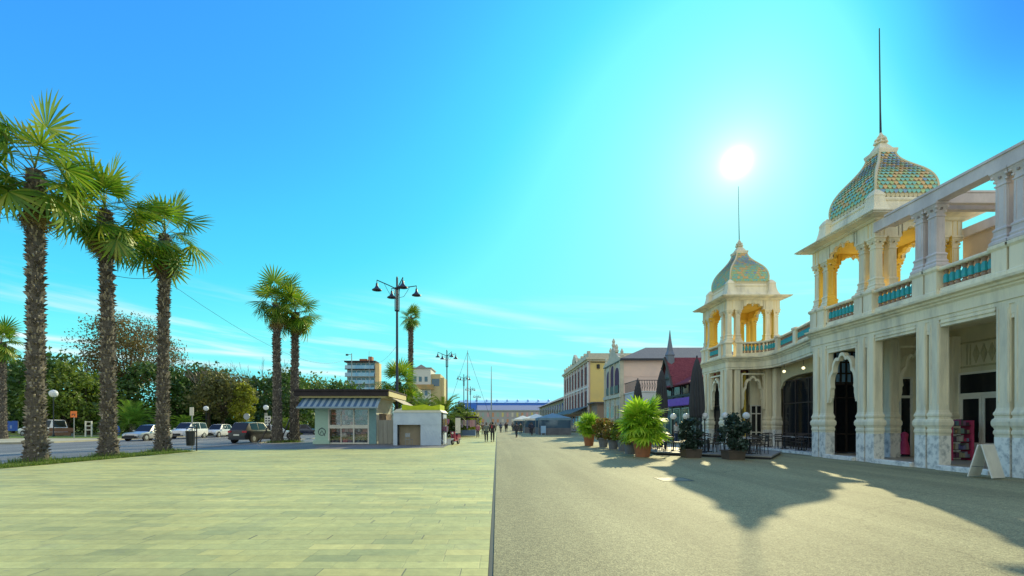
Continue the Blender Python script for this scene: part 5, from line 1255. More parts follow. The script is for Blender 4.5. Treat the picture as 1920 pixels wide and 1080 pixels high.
# ---------------------------------------------------------------- park furniture and signs
t = thing('globe_street_lamp', 'white globe park lamp behind the first palm', 'lamp', (-49.8, 51.5, .1), 0, 'globe park lamps')
b = MB(); b.lathe([(.10, 0), (.10, .3), (.05, .4), (.045, 4.5)], n=8); b.build('post', M['iron'], t, world=False)
b = MB(); b.sphere((0, 0, 4.85), .42, 14); b.build('globe', M['globe'], t, world=False, smooth=True)
for x, y, s, lb in ((-36.8, 58, .72, 'white globe lamp behind the parked white van'), (-36.2, 66, .65, 'small globe lamp above the pale hatchback'), (-33.4, 70, .72, 'globe lamp in the foliage left of the palm pair'), (-26.2, 52, .70, 'white globe lamp between the two palms of the pair')):
    dup(t, (x, y, .0), 0, lb, scale=s)
def sign(name, label, x, y, h, w, hh, m, rz=0, back=None, z=0, group=None):
    t = thing(name, label, 'sign', (x, y, z), rz, group)
    b = MB(); b.tube([(0, .03, 0), (0, .03, h)], .035, 6); b.build('post', M['grey_metal'], t, world=False)
    b = MB(); b.box(-w/2, w/2, -.025, .0, h-hh, h); b.build('plate', m, t, world=False)
    return t
M['orange'] = mat('orange_sign', (.85, .20, .03), rough=.5)
s = sign('orange_sign', 'square orange sign on a thin post at the park pavement', -41.9, 45.4, 2.72, .62, .62, M['orange'], z=.1)
b = MB(); b.box(-.18, .18, -.032, -.026, 2.38, 2.46); b.box(-.18, -.10, -.032, -.026, 2.26, 2.38); b.box(.06, .18, -.032, -.026, 2.26, 2.34); b.build('symbol', M['dark_wood'], s.children[1], world=False)
s = sign('parking_sign', 'narrow upright white sign on a post above the litter bin', -18.5, 27.8, 2.6, .24, .50, M['white_paint'])
s = sign('street_sign', 'white square sign with dark marks, just left of the palm pair', -23.0, 46, 2.35, .62, .92, M['white_paint'])
b = MB()
for k in range(3):
    for q in (-1, 1): b.box(q*.14-.09, q*.14+.09, -.032, -.026, 1.55+.25*k, 1.68+.25*k)
b.build('marking', M['iron'], s.children[1], world=False)
t = thing('round_sign', 'grey round back of a traffic sign behind the black off-roader', 'sign', (-33.0, 60.5, 0))
b = MB(); b.tube([(0, 0, 0), (0, 0, 2.7)], .035, 6); b.build('post', M['grey_metal'], t, world=False)
b = MB(); b.lathe([(.42, -.02), (.42, .02)], n=20); b.v = [(x, -.05+z, 2.5+y) for x, y, z in b.v]; b.build('disc', M['grey_metal'], t, world=False)
sign('street_sign', 'small pale sign on a post above the pale hatchback', -36.0, 64, 3.0, .4, .6, M['white_paint'])
sign('street_sign', 'small pale sign on a post above the white off-roader', -33.5, 66.5, 3.1, .4, .6, M['white_paint'])
t = thing('park_bench', 'brown wooden bench on the pavement behind the first palm', 'bench', (-50.5, 53.0, .08), R(8))
b = MB(); b.box(-1.3, 1.3, -.25, .25, .42, .50); b.build('seat', M['brown_wood'], t, world=False)
b = MB(); b.box(-1.3, 1.3, .24, .32, .55, 1.0); b.box(-1.3, 1.3, -.28, -.20, .12, .41); b.build('backrest', M['brown_wood'], t, world=False)
for x in (-1.1, 1.1):
    b = MB(); b.box(x-.06, x+.06, -.24, .30, 0, .42); b.build('leg', M['kerb'], t, world=False)
t = thing('white_frame_stand', 'white ladder-like frame behind the orange sign', 'stand', (-45.6, 51.2, .12))
b = MB()
for x in (-.34, .34): b.box(x-.05, x+.05, -.05, .05, 0, 1.75)
for z in (.75, 1.2, 1.65): b.box(-.29, .29, -.04, .04, z-.05, z+.05)
b.build('frame', M['white_paint'], t, world=False)
t = thing('notice_board', 'pale grey notice board on two posts left of the second palm', 'notice board', (-44.3, 51.8, .12))
b = MB(); b.box(-.55, .55, -.04, .04, .35, 1.5); b.build('panel', mat('grey_board', (.45, .48, .52), rough=.6), t, world=False)
for x in (-.5, .5):
    b = MB(); b.tube([(x, .06, 0), (x, .06, 1.55)], .03, 6); b.build('post', M['grey_metal'], t, world=False)
t = thing('waste_tarp', 'blue tarpaulin heap beside the white frame', 'tarpaulin', (-46.4, 55.2, .08))
b = MB(); b.sphere((0, 0, .6), 1.0, 12, sz=(1.0, .6, .95)); b.v = [(x, y, max(0, z)) for x, y, z in b.v]; b.build('cover', mat('blue_tarp', (.05, .16, .45), rough=.5, bump=.4, bscale=4), t, world=False)
t = thing('blue_banner_fence', 'long blue banner fence at the left edge in front of the dark trees', 'banner', (-72, 66, .1))
b = MB(); b.box(-78, -69.0, 66.0, 66.05, .5, 1.95); b.build('banner', mat('blue_banner', (.02, .09, .50), (.03, .13, .55), 2, rough=.6), t)
b = MB()
for k in range(10): b.box(-77.3+.8*k, -77.0+.8*k+.1*(k % 3), 65.985, 65.995, .85, 1.05+.25*(k % 2))
b.build('faded_print', mat('pale_print', (.25, .35, .65), rough=.6), t)
for x in (-78, -75, -72, -69):
    b = MB(); b.tube([(x, 66.08, 0), (x, 66.08, 2.0)], .05, 6); b.build('post', M['grey_metal'], t)
t = thing('litter_bin', 'dark grey litter bin hung on a post at the end of the verge', 'bin', (-17.85, 27.0, 0))
b = MB(); b.tube([(.1, .1, 0), (.1, .1, 1.55)], .035, 8); b.build('post', M['iron'], t, world=False)
b = MB(); b.lathe([(.20, .32), (.21, .36), (.25, 1.10), (.27, 1.12), (.27, 1.18), (.23, 1.18), (.20, .60), (.02, .55)], (-.12, -.12, 0), 16); b.build('bucket', M['iron'], t, world=False, smooth=True)
b = MB(); b.lathe([(.26, 1.34), (.26, 1.37), (.12, 1.43), (.02, 1.44)], (-.12, -.12, 0), 16)
for s_ in (-1, 1): b.tube([(-.12+s_*.24, -.12, 1.15), (-.12+s_*.24, -.12, 1.35)], .012, 5)
b.build('lid', M['iron'], t, world=False)
# wires slung between the palms
def cable(label, a, c, sag):
    b = MB(); A, C = Vector(a), Vector(c)
    b.tube([A+(C-A)*t-Vector((0, 0, sag*4*t*(1-t))) for t in [k/16 for k in range(17)]], .012, 4); tag(b.build('overhead_cable', M['iron']), label, 'cable', 'thin overhead cables')
cable('thin cable from the left edge to the first palm, below its crown', (-27, 19.2, 10.0), (-19.1, 18.9, 10.3), .25)
cable('thin cable sagging between the second and third palms', (-18.9, 22.3, 8.9), (-18.7, 25.7, 9.9), .2)
cable('long thin cable sloping from the third palm to the slim street light', (-18.7, 25.8, 9.7), (-31.7, 100, 16.3), 3.0)
cable('thin cable from the tall lamp post to the antenna pole', (-8.72, 40, 8.4), (-27.9, 100, 16.3), 1.5)

# ---------------------------------------------------------------- vehicles (+y is forward)
def car(name, label, x, y, rz, paint, style='hatch', L=4.2, W=1.76, H=1.5, z=-.03, cat='car', group='cars along the road', tail=True):
    t = thing(name, label, cat, (x, y, z), rz, group)
    hl = L/2
    g = H/1.5
    zb = .22*g; belt = .88*g; hood = .80*g; roof = H
    if style == 'suv': zb = .30; belt = 1.06; hood = 1.0
    if style == 'van': belt = 1.0; hood = .98
    rear_w = {'hatch': -.97, 'estate': -.95, 'suv': -.93, 'van': -.98}[style]; rear_r = {'hatch': -.72, 'estate': -.80, 'suv': -.72, 'van': -.90}[style]
    fr_w = {'hatch': .40, 'estate': .34, 'suv': .36, 'van': .58}[style]; fr_r = {'hatch': .10, 'estate': .06, 'suv': .10, 'van': .26}[style]
    # stations: y, half width, belt height, roof half width, roof height
    st = [(-1.0, .80, belt*.74, .70, belt*.80), (rear_w, .94, belt*.98, .80, belt+.03), (rear_r, 1.0, belt+.02, .72, roof-.05), ((rear_r+fr_r)/2, 1.0, belt, .745, roof), (fr_r, 1.0, belt-.01, .72, roof-.05), (fr_w, .99, hood+.03, .80, hood+.05), (.80, .95, hood-.05, .70, hood-.02), (.95, .86, hood-.16, .66, hood-.12), (1.0, .76, hood-.34, .6, hood-.30)]
    hw = W/2; vs_ = []; fs_ = []
    for (yy, wf, zbelt, wr, zr) in st:
        e = .10 if abs(yy) > .97 else 0
        ring = [(hw*wf*.90, zb+e), (hw*wf, zb+.2+e*.5), (hw*wf, zbelt-.12), (hw*wf*.97, zbelt), (hw*wr, zr), (hw*wr*.55, zr+.035)]
        row = [(xx, yy*hl, zz) for xx, zz in ring]+[(-xx, yy*hl, zz) for xx, zz in ring[::-1]]
        vs_ += row
    n = 12
    for i in range(len(st)-1):
        for k in range(n): fs_.append((i*n+k, i*n+(k+1) % n, (i+1)*n+(k+1) % n, (i+1)*n+k))
    fs_.append(tuple(range(n))); fs_.append(tuple(range((len(st)-1)*n, len(st)*n)))
    b = MB(); b.add(vs_, fs_); body = b.build('body', paint, t, world=False, smooth=True)
    def ringpt(i, k): return Vector(vs_[i*n+k])
    def panel(nm, a, c, d, e, out, m=M['glass'], ins=.1):
        q = [a, c, d, e]; ce = sum(q, Vector())/4; q = [p+(ce-p)*ins+out for p in q]
        b = MB(); b.add(q+[p-out*.8 for p in q], [(0, 1, 2, 3), (0, 4, 5, 1), (1, 5, 6, 2), (2, 6, 7, 3), (3, 7, 4, 0)]); return b.build(nm, m, t, world=False)
    for s_ in (0, 1):
        kb, kr = (3, 4) if s_ == 0 else (8, 7); o = Vector((.012 if s_ == 0 else -.012, 0, .004))
        panel('side_window', ringpt(2, kb), ringpt(3, kb), ringpt(3, kr), ringpt(2, kr), o)
        panel('side_window', ringpt(3, kb), ringpt(4, kb), ringpt(4, kr), ringpt(3, kr), o)
        panel('quarter_window', ringpt(4, kb), ringpt(5, kb)*.55+ringpt(4, kb)*.45, ringpt(4, kr)*.8+ringpt(4, kb)*.2, ringpt(4, kr), o, ins=.14)
    panel('windscreen', ringpt(5, 4), ringpt(5, 7), ringpt(4, 7), ringpt(4, 4), Vector((0, .02, .03)), ins=.07)
    panel('rear_window', ringpt(1, 4), ringpt(1, 7), ringpt(2, 7), ringpt(2, 4), Vector((0, -.02, .012)), ins=.08)
    wr_ = .32 if style != 'suv' else .37
    for yy in (-.60, .60):
        for s_ in (-1, 1):
            b = MB(); b.lathe([(.19, -.10), (wr_-.03, -.11), (wr_, -.05), (wr_, .05), (wr_-.03, .11), (.19, .10)], n=20); b.v = [(s_*(hw-.10)+zz, yy*hl+xx, wr_+y2) for xx, y2, zz in b.v]
            w = b.build('wheel', M['black'], t, world=False, smooth=True)
            b = MB(); b.lathe([(.03, .125), (.08, .12), (.20, .115), (.205, .09)], n=10); b.v = [(s_*(hw-.10+zz), yy*hl+xx, wr_+y2) for xx, y2, zz in b.v]; b.build('rim', M['grey_metal'], w, world=False)
            b = MB(); b.lathe([(wr_+.055, .0), (wr_+.055, .012), (wr_-.04, .012)], n=20); b.v = [(s_*(hw*.985+zz), yy*hl+xx, wr_+y2) for xx, y2, zz in b.v]; b.build('wheel_arch', M['black'], t, world=False)
    for s_ in (-1, 1):
        b = MB(); b.obox((s_*hw*.62, hl*.945, hood-.20), (.36, .10, .13), s_*-.35); b.build('headlight', M['globe'], t, world=False)
        b = MB(); b.obox((s_*hw*.72, -hl*.965, belt-.10), (.34, .10, .15), s_*.25); b.build('taillight', M['tail'], t, world=False)
        b = MB(); b.obox((s_*(hw+.08), fr_w*hl-.28, belt+.07), (.18, .10, .12)); b.build('wing_mirror', paint, t, world=False)
    b = MB(); b.box(-.26, .26, -hl-.02, -hl+.05, zb+.34, zb+.46); b.build('number_plate', M['white_paint'], t, world=False)
    b = MB(); b.box(-.45, .45, hl-.05, hl+.015, zb+.15, zb+.32); b.build('grille', M['black'], t, world=False)
    b = MB(); b.box(-hw*.82, hw*.82, -hl-.01, -hl+.18, zb+.02, zb+.20); b.build('bumper', M['iron'], t, world=False)
    b = MB(); b.box(-hw*.80, hw*.80, hl-.18, hl+.01, zb+.02, zb+.13); b.build('bumper', M['iron'], t, world=False)
    return t
M['tail'] = mat('tail_lamp', (.45, .02, .03), rough=.2)
def paint(n, c, rough=.25, metal=.0, coat=.6): return mat('paint_'+n, c, rough=rough, metal=metal, coat=coat)
P_white = paint('white', (.72, .72, .70)); P_silver = paint('silver', (.42, .43, .43), .3, .5); P_black = paint('black', (.008, .009, .012), .3, 0, .15); P_navy = paint('navy', (.02, .03, .06)); P_grey = paint('pale_grey', (.58, .60, .60))
car('estate_car', 'silver estate car parked between the second and third palms', -33.7, 44.3, PI, P_silver, 'estate', 4.55, 1.78, 1.5)
car('small_van', 'white minivan parked right behind the third palm', -33.7, 50.2, PI, P_white, 'van', 4.1, 1.75, 1.72)
car('hatchback', 'pale grey hatchback parked behind the litter bin', -33.7, 55.4, PI, P_grey, 'hatch', 4.0, 1.72, 1.52)
car('off_roader', 'white off-roader parked at the end of the row of parked cars', -33.9, 60.6, PI, P_white, 'suv', 4.5, 1.84, 1.75)
car('off_roader', 'black off-roader driving away, red tail lights towards us', -20.9, 39.6, R(-9), P_black, 'suv', 4.5, 1.86, 1.72)
car('hatchback', 'pale hatchback half hidden behind the left palm of the pair', -23.6, 49.5, R(-70), P_grey, 'hatch', 4.1, 1.74, 1.45)
car('dark_saloon', 'dark blue car between the palm pair and the kiosk', -27.3, 66, R(-80), P_navy, 'estate', 4.3, 1.76, 1.46)
car('people_carrier', 'white people carrier parked in the park behind the first palm', -54.3, 54.8, R(80), P_white, 'van', 5.2, 1.9, 1.95, z=.08)
car('estate_car', 'dark car beyond the dark blue one, under the trees', -31.2, 74, R(-85), P_black, 'estate', 4.3, 1.76, 1.46)
car('hatchback', 'silver car parked farthest back, seen over the off-roader', -36, 69, PI, P_silver, 'hatch', 4.1, 1.74, 1.45)

# ---------------------------------------------------------------- people
def person(label, x, y, rz, h=1.7, coat=(.05, .05, .06), trous=(.03, .03, .04), stride=.18, hair=(.04, .03, .02), long=False, skirt=False):
    t = thing('person', label, 'person', (x, y, 0), rz, 'people on the promenade'); s = h/1.72
    def skin_obj(name, verts, edges, rads, m, root):
        me = bpy.data.meshes.new(name); me.from_pydata([(a*s, b_*s, c*s) for a, b_, c in verts], edges, [])
        o = bpy.data.objects.new(name, me); COL.objects.link(o); o.parent = t; me.materials.append(m)
        sk = o.modifiers.new('skin', 'SKIN'); sk.use_smooth_shade = True
        lay = me.skin_vertices[0] if me.skin_vertices else None
        if lay is None:
            bm = bmesh.new(); bm.from_mesh(me); bm.verts.layers.skin.verify(); bm.to_mesh(me); bm.free(); lay = me.skin_vertices[0]
        for i, r_ in enumerate(rads):
            lay.data[i].radius = (r_[0]*s, r_[1]*s) if hasattr(r_, '__len__') else (r_*s, r_*s)
            lay.data[i].use_root = (i == root)
        sb = o.modifiers.new('sub', 'SUBSURF'); sb.levels = 1; sb.render_levels = 1
        return o
    d = stride
    V = [(0, 0, .95), (0, 0, 1.15), (0, .01, 1.38), (0, .01, 1.50), (0, .03, 1.58), (0, .03, 1.68),
         (.19, 0, 1.40), (.24, -d*.4, 1.14), (.24, -d*.2+.06, .90), (.24, -d*.1+.09, .80), (-.19, 0, 1.40), (-.24, d*.4, 1.14), (-.24, d*.5+.06, .90), (-.24, d*.6+.08, .80),
         (.10, 0, .88), (.10, d*.6+.02, .50), (.10, d*.55, .09), (.10, d*.55+.15, .04), (-.10, 0, .88), (-.10, -d*.4+.03, .50), (-.10, -d, .11), (-.10, -d+.14, .05)]
    E = [(0, 1), (1, 2), (2, 3), (3, 4), (4, 5), (2, 6), (6, 7), (7, 8), (8, 9), (2, 10), (10, 11), (11, 12), (12, 13), (0, 14), (14, 15), (15, 16), (16, 17), (0, 18), (18, 19), (19, 20), (20, 21)]
    RD = [(.14, .11), (.13, .10), (.14, .10), .055, .085, .07, .06, .045, .035, .03, .06, .045, .035, .03, .085, .06, .042, .038, .085, .06, .042, .038]
    skin_obj('body', V, E, RD, M['skin'], 0)
    cm = mat('coat_cloth', coat, tuple(c*.8 for c in coat), 8, rough=.85); tm = mat('trouser_cloth', trous, rough=.85)
    CV = [V[0], V[1], V[2], (0, .01, 1.47), V[6], V[7], V[8], V[10], V[11], V[12]]+([(0, 0, .62)] if long else [(0, 0, .86)])
    skin_obj('coat', CV, [(0, 1), (1, 2), (2, 3), (2, 4), (4, 5), (5, 6), (2, 7), (7, 8), (8, 9), (0, 10)], [(.175, .14), (.165, .13), (.175, .13), .08, .08, .065, .055, .08, .065, .055, (.20, .17) if long else (.18, .15)], cm, 0)
    TV = [V[0], V[14], V[15], V[16], V[18], V[19], V[20]]
    skin_obj('trousers', TV, [(0, 1), (1, 2), (2, 3), (0, 4), (4, 5), (5, 6)], [(.15, .12), .10, .075, .06, .10, .075, .06], tm, 0)
    b = MB()
    for q in (17, 21): b.sphere((V[q][0]*s, (V[q][1]-.05)*s, .05*s), .06*s, 8, sz=(.9, 2.0, .9))
    b.build('shoes', M['black'], t, world=False)
    b = MB(); b.sphere((0, .0, 1.655*s), .108*s, 10, sz=(.95, 1.0, 1.0)); b.sphere((0, -.04*s, 1.60*s), .095*s, 10)
    b.build('hair', mat('hair_tone', hair, rough=.7), t, world=False, smooth=True)
    return t
person('person in a long grey-green coat walking away, left of a pair arm in arm', -.95, 40.5, R(3), 1.68, (.16, .19, .18), (.03, .03, .03), .10, (.10, .08, .06), True)
person('person in a dark coat with a red scarf walking away, right of the pair', -.40, 40.3, R(-4), 1.72, (.035, .03, .035), (.03, .03, .035), .12)
person('person in dark clothes striding along the asphalt, alone', 2.2, 52, R(15), 1.70, (.05, .05, .06), (.035, .04, .05), .26)
person('distant person in dark jacket among the far group, near the tents', 5.2, 72, R(20), 1.70, (.06, .05, .06), (.04, .04, .06), .2)
person('distant person in brown coat at the left side of the promenade', -1.9, 62, R(170), 1.7, (.12, .07, .05), (.04, .04, .05), .15)
person('distant person in pink jacket beside the dark-roofed stall', -2.2, 52.5, R(160), 1.62, (.45, .18, .24), (.05, .05, .07), .12)
person('distant person in blue coat walking behind the arm-in-arm pair', .6, 76, R(10), 1.7, (.06, .09, .16), (.03, .03, .04), .2)
person('distant person in black, right of the blue-coated one', 1.6, 80, R(-10), 1.7, (.03, .03, .03), (.03, .03, .04), .2)
person('distant person in grey, far along the promenade', 3.2, 95, R(190), 1.7, (.15, .15, .16), (.05, .05, .06), .2)
person('distant person in white top, far along the promenade', 4.4, 98, R(170), 1.7, (.55, .55, .52), (.05, .05, .07), .2)
person('distant person in dark red, far down the middle', 2.0, 110, R(0), 1.7, (.2, .05, .05), (.04, .04, .05), .2)
person('distant person in a brown jacket walking between the stall and the masts', -1.2, 84, R(5), 1.72, (.16, .10, .06), (.05, .05, .06), .2)
person('distant person in a dark green coat before the white tents', 3.6, 70, R(175), 1.68, (.06, .09, .06), (.04, .04, .05), .18)
person('distant person in navy, nearest to the blue-grey tent', 4.7, 62, R(10), 1.75, (.03, .04, .08), (.03, .03, .04), .22)
person('distant person in beige, far along the left of the promenade', -.3, 102, R(0), 1.7, (.35, .30, .22), (.06, .05, .05), .2)
person('distant person in black at the foot of the long stone building', 2.8, 128, R(180), 1.7, (.04, .04, .05), (.04, .04, .05), .2)
person('waiter in a white shirt standing under the purple sign', 14.9, 38.2, R(200), 1.75, (.70, .70, .68), (.04, .06, .12), .06)
b = MB(); b.tube([(-.40-.10, 40.26, 1.43), (-.40, 40.40, 1.46), (-.30, 40.26, 1.43)], .05, 8); b.tube([(-.45, 40.18, 1.42), (-.46, 40.16, 1.2)], .04, 6)
tag(b.build('scarf', mat('red_scarf', (.55, .05, .08), rough=.9)), 'red scarf round the neck of the person in the dark coat', 'scarf')
# ---------------------------------------------------------------- buildings along the right side, farther on
def building(name, label, loc): return thing(name, label, 'building', loc)
# timbered dark house with red tiles and the purple sign
g = building('gabled_house', 'dark timbered house with a red tile roof, a spire and a purple sign', (15.8, 39.5, 0))
def gp(n, b, m, p=None, **k): return b.build(n, m, p or g, **k)
M['slate_wall'] = mat('dark_timber_wall', (.16, .17, .19), (.10, .11, .13), 1.5, rough=.7)
M['red_tile'] = mat('red_tile', (.26, .08, .10), (.17, .05, .07), 6, (1, 1, 1), .95, spec=.1, bump=.8, bscale=24)
b = MB(); b.box(15.8, 25, 35.3, 44.0, 0, 5.0); w = gp('wall', b, M['slate_wall'])
b = MB()
for y in (35.5, 37.2, 39.0, 41.0, 43.0, 43.9): b.box(15.72, 15.8, y-.09, y+.09, 0, 5.0)
for z in (2.9, 4.0, 4.9): b.box(15.70, 15.8, 35.3, 44.0, z-.08, z+.08)
for k in range(8): y = 35.7+1.05*k; b.tube([(15.74, y, 4.05), (15.74, y+.8, 4.85)], .05, 4)
gp('timber_frame', b, M['black'])
b = MB(); b.add([(15.3, 35.2, 4.95), (15.3, 44.1, 4.95), (20, 44.1, 7.2), (20, 35.2, 7.2), (25.4, 35.2, 4.95), (25.4, 44.1, 4.95), (15.3, 35.2, 4.85), (15.3, 44.1, 4.85), (25.4, 44.1, 4.85), (25.4, 35.2, 4.85)],
              [(0, 1, 2, 3), (3, 2, 5, 4), (6, 9, 8, 7), (0, 6, 7, 1), (4, 5, 8, 9), (0, 3, 4, 9, 6), (1, 7, 8, 5, 2)]); rf = gp('roof', b, M['red_tile'])
b = MB(); b.prism([(39.9, 4.9), (42.9, 4.9), (41.4, 7.3)], 15.4, 19.5, 'x'); gb = gp('gable', b, M['slate_wall'])
b = MB(); b.add([(15.1, 39.6, 4.75), (15.1, 41.4, 7.55), (19.6, 41.4, 7.55), (19.6, 39.6, 4.75), (15.1, 43.2, 4.75), (19.6, 43.2, 4.75)], [(0, 1, 2, 3), (1, 4, 5, 2)]); gp('gable_roof', b, M['red_tile'], gb)
b = MB(); b.tube([(15.15, 39.6, 4.7), (15.15, 41.4, 7.5), (15.15, 43.2, 4.7)], .13, 5); b.box(15.2, 15.32, 40.2, 42.6, 5.6, 5.75); gp('barge_board', b, M['dark_wood'], gb)
b = MB(); b.lathe([(.42, 6.9), (.40, 7.7), (.46, 7.75), (.30, 8.1), (.12, 9.2), (.03, 10.0)], (15.6, 41.4, 0), 8); gp('spire', b, mat('lead', (.16, .19, .24), rough=.5), rf)
b = MB(); b.box(15.42, 15.6, 36.6, 42.0, 3.10, 3.75); b.box(15.38, 15.42, 36.7, 41.9, 3.15, 3.70); gp('fascia_sign', b, mat('purple_sign', (.16, .03, .42), (.20, .05, .48), 3, rough=.5))
for y0, y1 in ((36.0, 37.0), (37.5, 38.8), (39.3, 40.7), (41.3, 42.7)):
    b = MB(); b.box(15.68, 15.79, y0, y1, .3, 2.8); f = gp('shop_window', b, mat('green_glass', (.06, .12, .10), rough=.06, spec=1.0))
    b = MB(); b.box(15.64, 15.70, y0-.06, y0, .2, 2.85); b.box(15.64, 15.70, y1, y1+.06, .2, 2.85); b.box(15.64, 15.70, y0-.06, y1+.06, 2.85, 2.92); gp('frame', b, M['mint'], f)
    b = MB(); b.box(15.70, 15.79, y0+.1, y1-.1, 4.1, 4.8); gp('upper_window', b, M['glass'])
# hall with the grey hip roof, pale pink side wall and triple-arched street front
h = building('hipped_hall', 'pale pink hall with a grey hip roof and a triple-arched gable front', (16, 61.5, 0))
def hp(n, b, m, p=None, **k): return b.build(n, m, p or h, **k)
M['pink_wall'] = mat('pale_pink_render', (.78, .58, .46), (.68, .52, .43), .6, rough=.85)
M['pale_front'] = mat('cream_front', (.62, .58, .44), (.50, .48, .38), 1, rough=.8)
b = MB(); b.box(15.9, 33, 57.6, 66.0, 0, 9.7); b.box(15.85, 33.05, 57.55, 66.05, 7.45, 7.55); b.box(15.85, 33.05, 57.55, 66.05, 5.35, 5.45); hp('wall', b, M['pink_wall'])
b = MB(); b.add([(15.4, 57.1, 9.7), (33.5, 57.1, 9.7), (33.5, 66.5, 9.7), (15.4, 66.5, 9.7), (20.0, 61.8, 11.8), (29, 61.8, 11.8)], [(0, 1, 5, 4), (1, 2, 5), (2, 3, 4, 5), (3, 0, 4), (3, 2, 1, 0)]); hp('roof', b, mat('grey_slate', (.17, .19, .22), (.12, .14, .17), 5, rough=.95, bump=.3, spec=.1))
b = MB(); b.box(15.38, 33.52, 57.08, 57.2, 9.45, 9.68); b.box(15.38, 15.5, 57.2, 66.5, 9.45, 9.68); hp('gutter', b, M['iron'])
b = MB(); b.prism([(57.5, 0), (66.1, 0), (66.1, 9.9), (64.6, 10.2), (63.0, 11.1), (61.8, 11.9), (60.6, 11.1), (59.0, 10.2), (57.5, 9.9)], 15.55, 15.88, 'x'); fr = hp('gable_front', b, M['pale_front'])
for k in range(3):
    y0 = 58.5+2.25*k; y1 = y0+1.9; zt = (8.8, 9.3, 8.8)[k]
    n_ = 12; pts = [(y0, 5.5), (y1, 5.5)]+[((y0+y1)/2+(y1-y0)/2*math.cos(PI*i/n_), zt-1.1+1.1*math.sin(PI*i/n_)) for i in range(n_+1)]
    b = MB(); b.prism(pts, 15.50, 15.56, 'x'); wv = hp('arched_window', b, mat('mauve_glass', (.11, .07, .12), rough=.7, spec=.05), fr)
    b = MB(); b.box(15.42, 15.50, y0, y1, 5.5, 6.5); hp('window_rail', b, M['iron'], fr)
    b = MB(); b.box(15.50, 15.56, y0+.2, y1-.2, .3, 3.9); hp('ground_window', b, M['glass'], fr)
b = MB()
for y in (57.7, 60.5, 63.1, 65.9): b.box(15.40, 15.56, y-.15, y+.15, 0, 9.6)
b.box(15.30, 15.56, 57.4, 66.2, 4.9, 5.3); b.box(15.35, 15.56, 57.4, 66.2, 9.55, 9.9); hp('pilaster_order', b, M['pale_front'], fr)
b = MB()
for y, z in ((57.7, 9.9), (61.8, 11.9), (65.9, 9.9), (60.2, 10.9), (63.4, 10.9)): b.lathe([(.22, z), (.28, z+.25), (.15, z+.45), (.22, z+.7), (.05, z+1.1)], (15.7, y, 0), 8)
hp('finials', b, M['pale_front'], fr)
b = MB(); b.box(16.0, 24.5, 52.5, 57.5, 0, 5.3); b.box(15.9, 24.6, 52.4, 57.55, 5.2, 5.32); an = hp('annex', b, mat('white_render', (.62, .66, .68), (.55, .6, .62), .8, rough=.8))
b = MB()
for k in range(30): x = 16.0+.29*k; b.box(x-.02, x+.02, 52.46, 52.5, 5.32, 6.5); b.tube([(x, 52.48, 5.5), (x+.14, 52.48, 5.9), (x, 52.48, 6.3)], .025, 4)
b.box(15.95, 24.5, 52.44, 52.52, 6.5, 6.58); b.box(15.95, 16.0, 52.5, 57.5, 6.5, 6.58)
for k in range(16): y = 52.6+.3*k; b.box(15.96, 16.0, y-.02, y+.02, 5.32, 6.5)
hp('roof_railing', b, M['iron'], an)
# yellow-sided palace with red-brown shuttered bays
y_ = building('yellow_palace', 'tall yellow-sided building with white pilasters and red-brown shutters', (15.8, 92, 0))
def yp(n, b, m, p=None, **k): return b.build(n, m, p or y_, **k)
b = MB(); b.box(15.8, 34, 78, 106, 0, 12.6); b.box(15.75, 34.05, 77.9, 106, 5.2, 5.5); yp('wall', b, mat('yellow_render', (.74, .60, .22), (.66, .54, .22), .5, rough=.85))
b = MB(); b.box(15.62, 15.8, 77.9, 106, 0, 12.4); fr = yp('street_front', b, mat('pinkish_front', (.55, .40, .38), (.48, .36, .35), .8, rough=.8))
b = MB()
for k in range(9): yy = 78.3+3.42*k; b.box(15.40, 15.64, yy-.32, yy+.32, 3.6, 12.0)
b.box(15.45, 15.64, 77.9, 106, 7.7, 8.0); b.box(15.40, 15.64, 77.9, 106, 3.4, 3.8); yp('pilaster_order', b, mat('white_stucco', (.68, .66, .62), rough=.8), fr)
for k in range(8):
    yy = 80.0+3.42*k
    for z0, z1 in ((4.4, 7.2), (8.4, 11.4)):
        b = MB(); b.box(15.55, 15.63, yy-.75, yy+.75, z0, z1); o = yp('window', b, M['dark_red_pane'], fr)
        b = MB(); b.box(15.50, 15.60, yy-1.2, yy-.72, z0, z1); b.box(15.50, 15.60, yy+.72, yy+1.2, z0, z1); yp('shutters', b, mat('red_brown', (.24, .07, .07), rough=.7), fr)
    b = MB(); b.box(15.6, 15.63, yy-1.1, yy+1.1, .3, 2.9); yp('shop_window', b, M['glass'], fr)
b = MB(); b.box(15.0, 34.6, 77.4, 106.4, 12.4, 12.75); b.box(15.3, 34.3, 77.7, 106.1, 12.1, 12.4); cor = yp('cornice', b, M['pale_front'])
b = MB(); b.box(15.5, 34.1, 77.9, 105.9, 12.75, 13.5)
for k in range(10): yy = 78.4+3.0*k; b.box(15.4, 15.9, yy-.3, yy+.3, 13.5, 13.9)
b.prism([(89.5, 13.5), (94.5, 13.5), (94, 14.4), (92, 15.3), (90, 14.4)], 15.4, 15.9, 'x'); yp('parapet', b, M['pale_front'], cor)
b = MB()
for k in range(9): x = 17.2+1.9*k; b.lathe([(.28, 10.9), (.28, 11.6)], (x, 77.98, 0), 8)
b.box(16, 34, 77.93, 77.99, 11.9, 12.0); yp('small_vents', b, M['glass'])
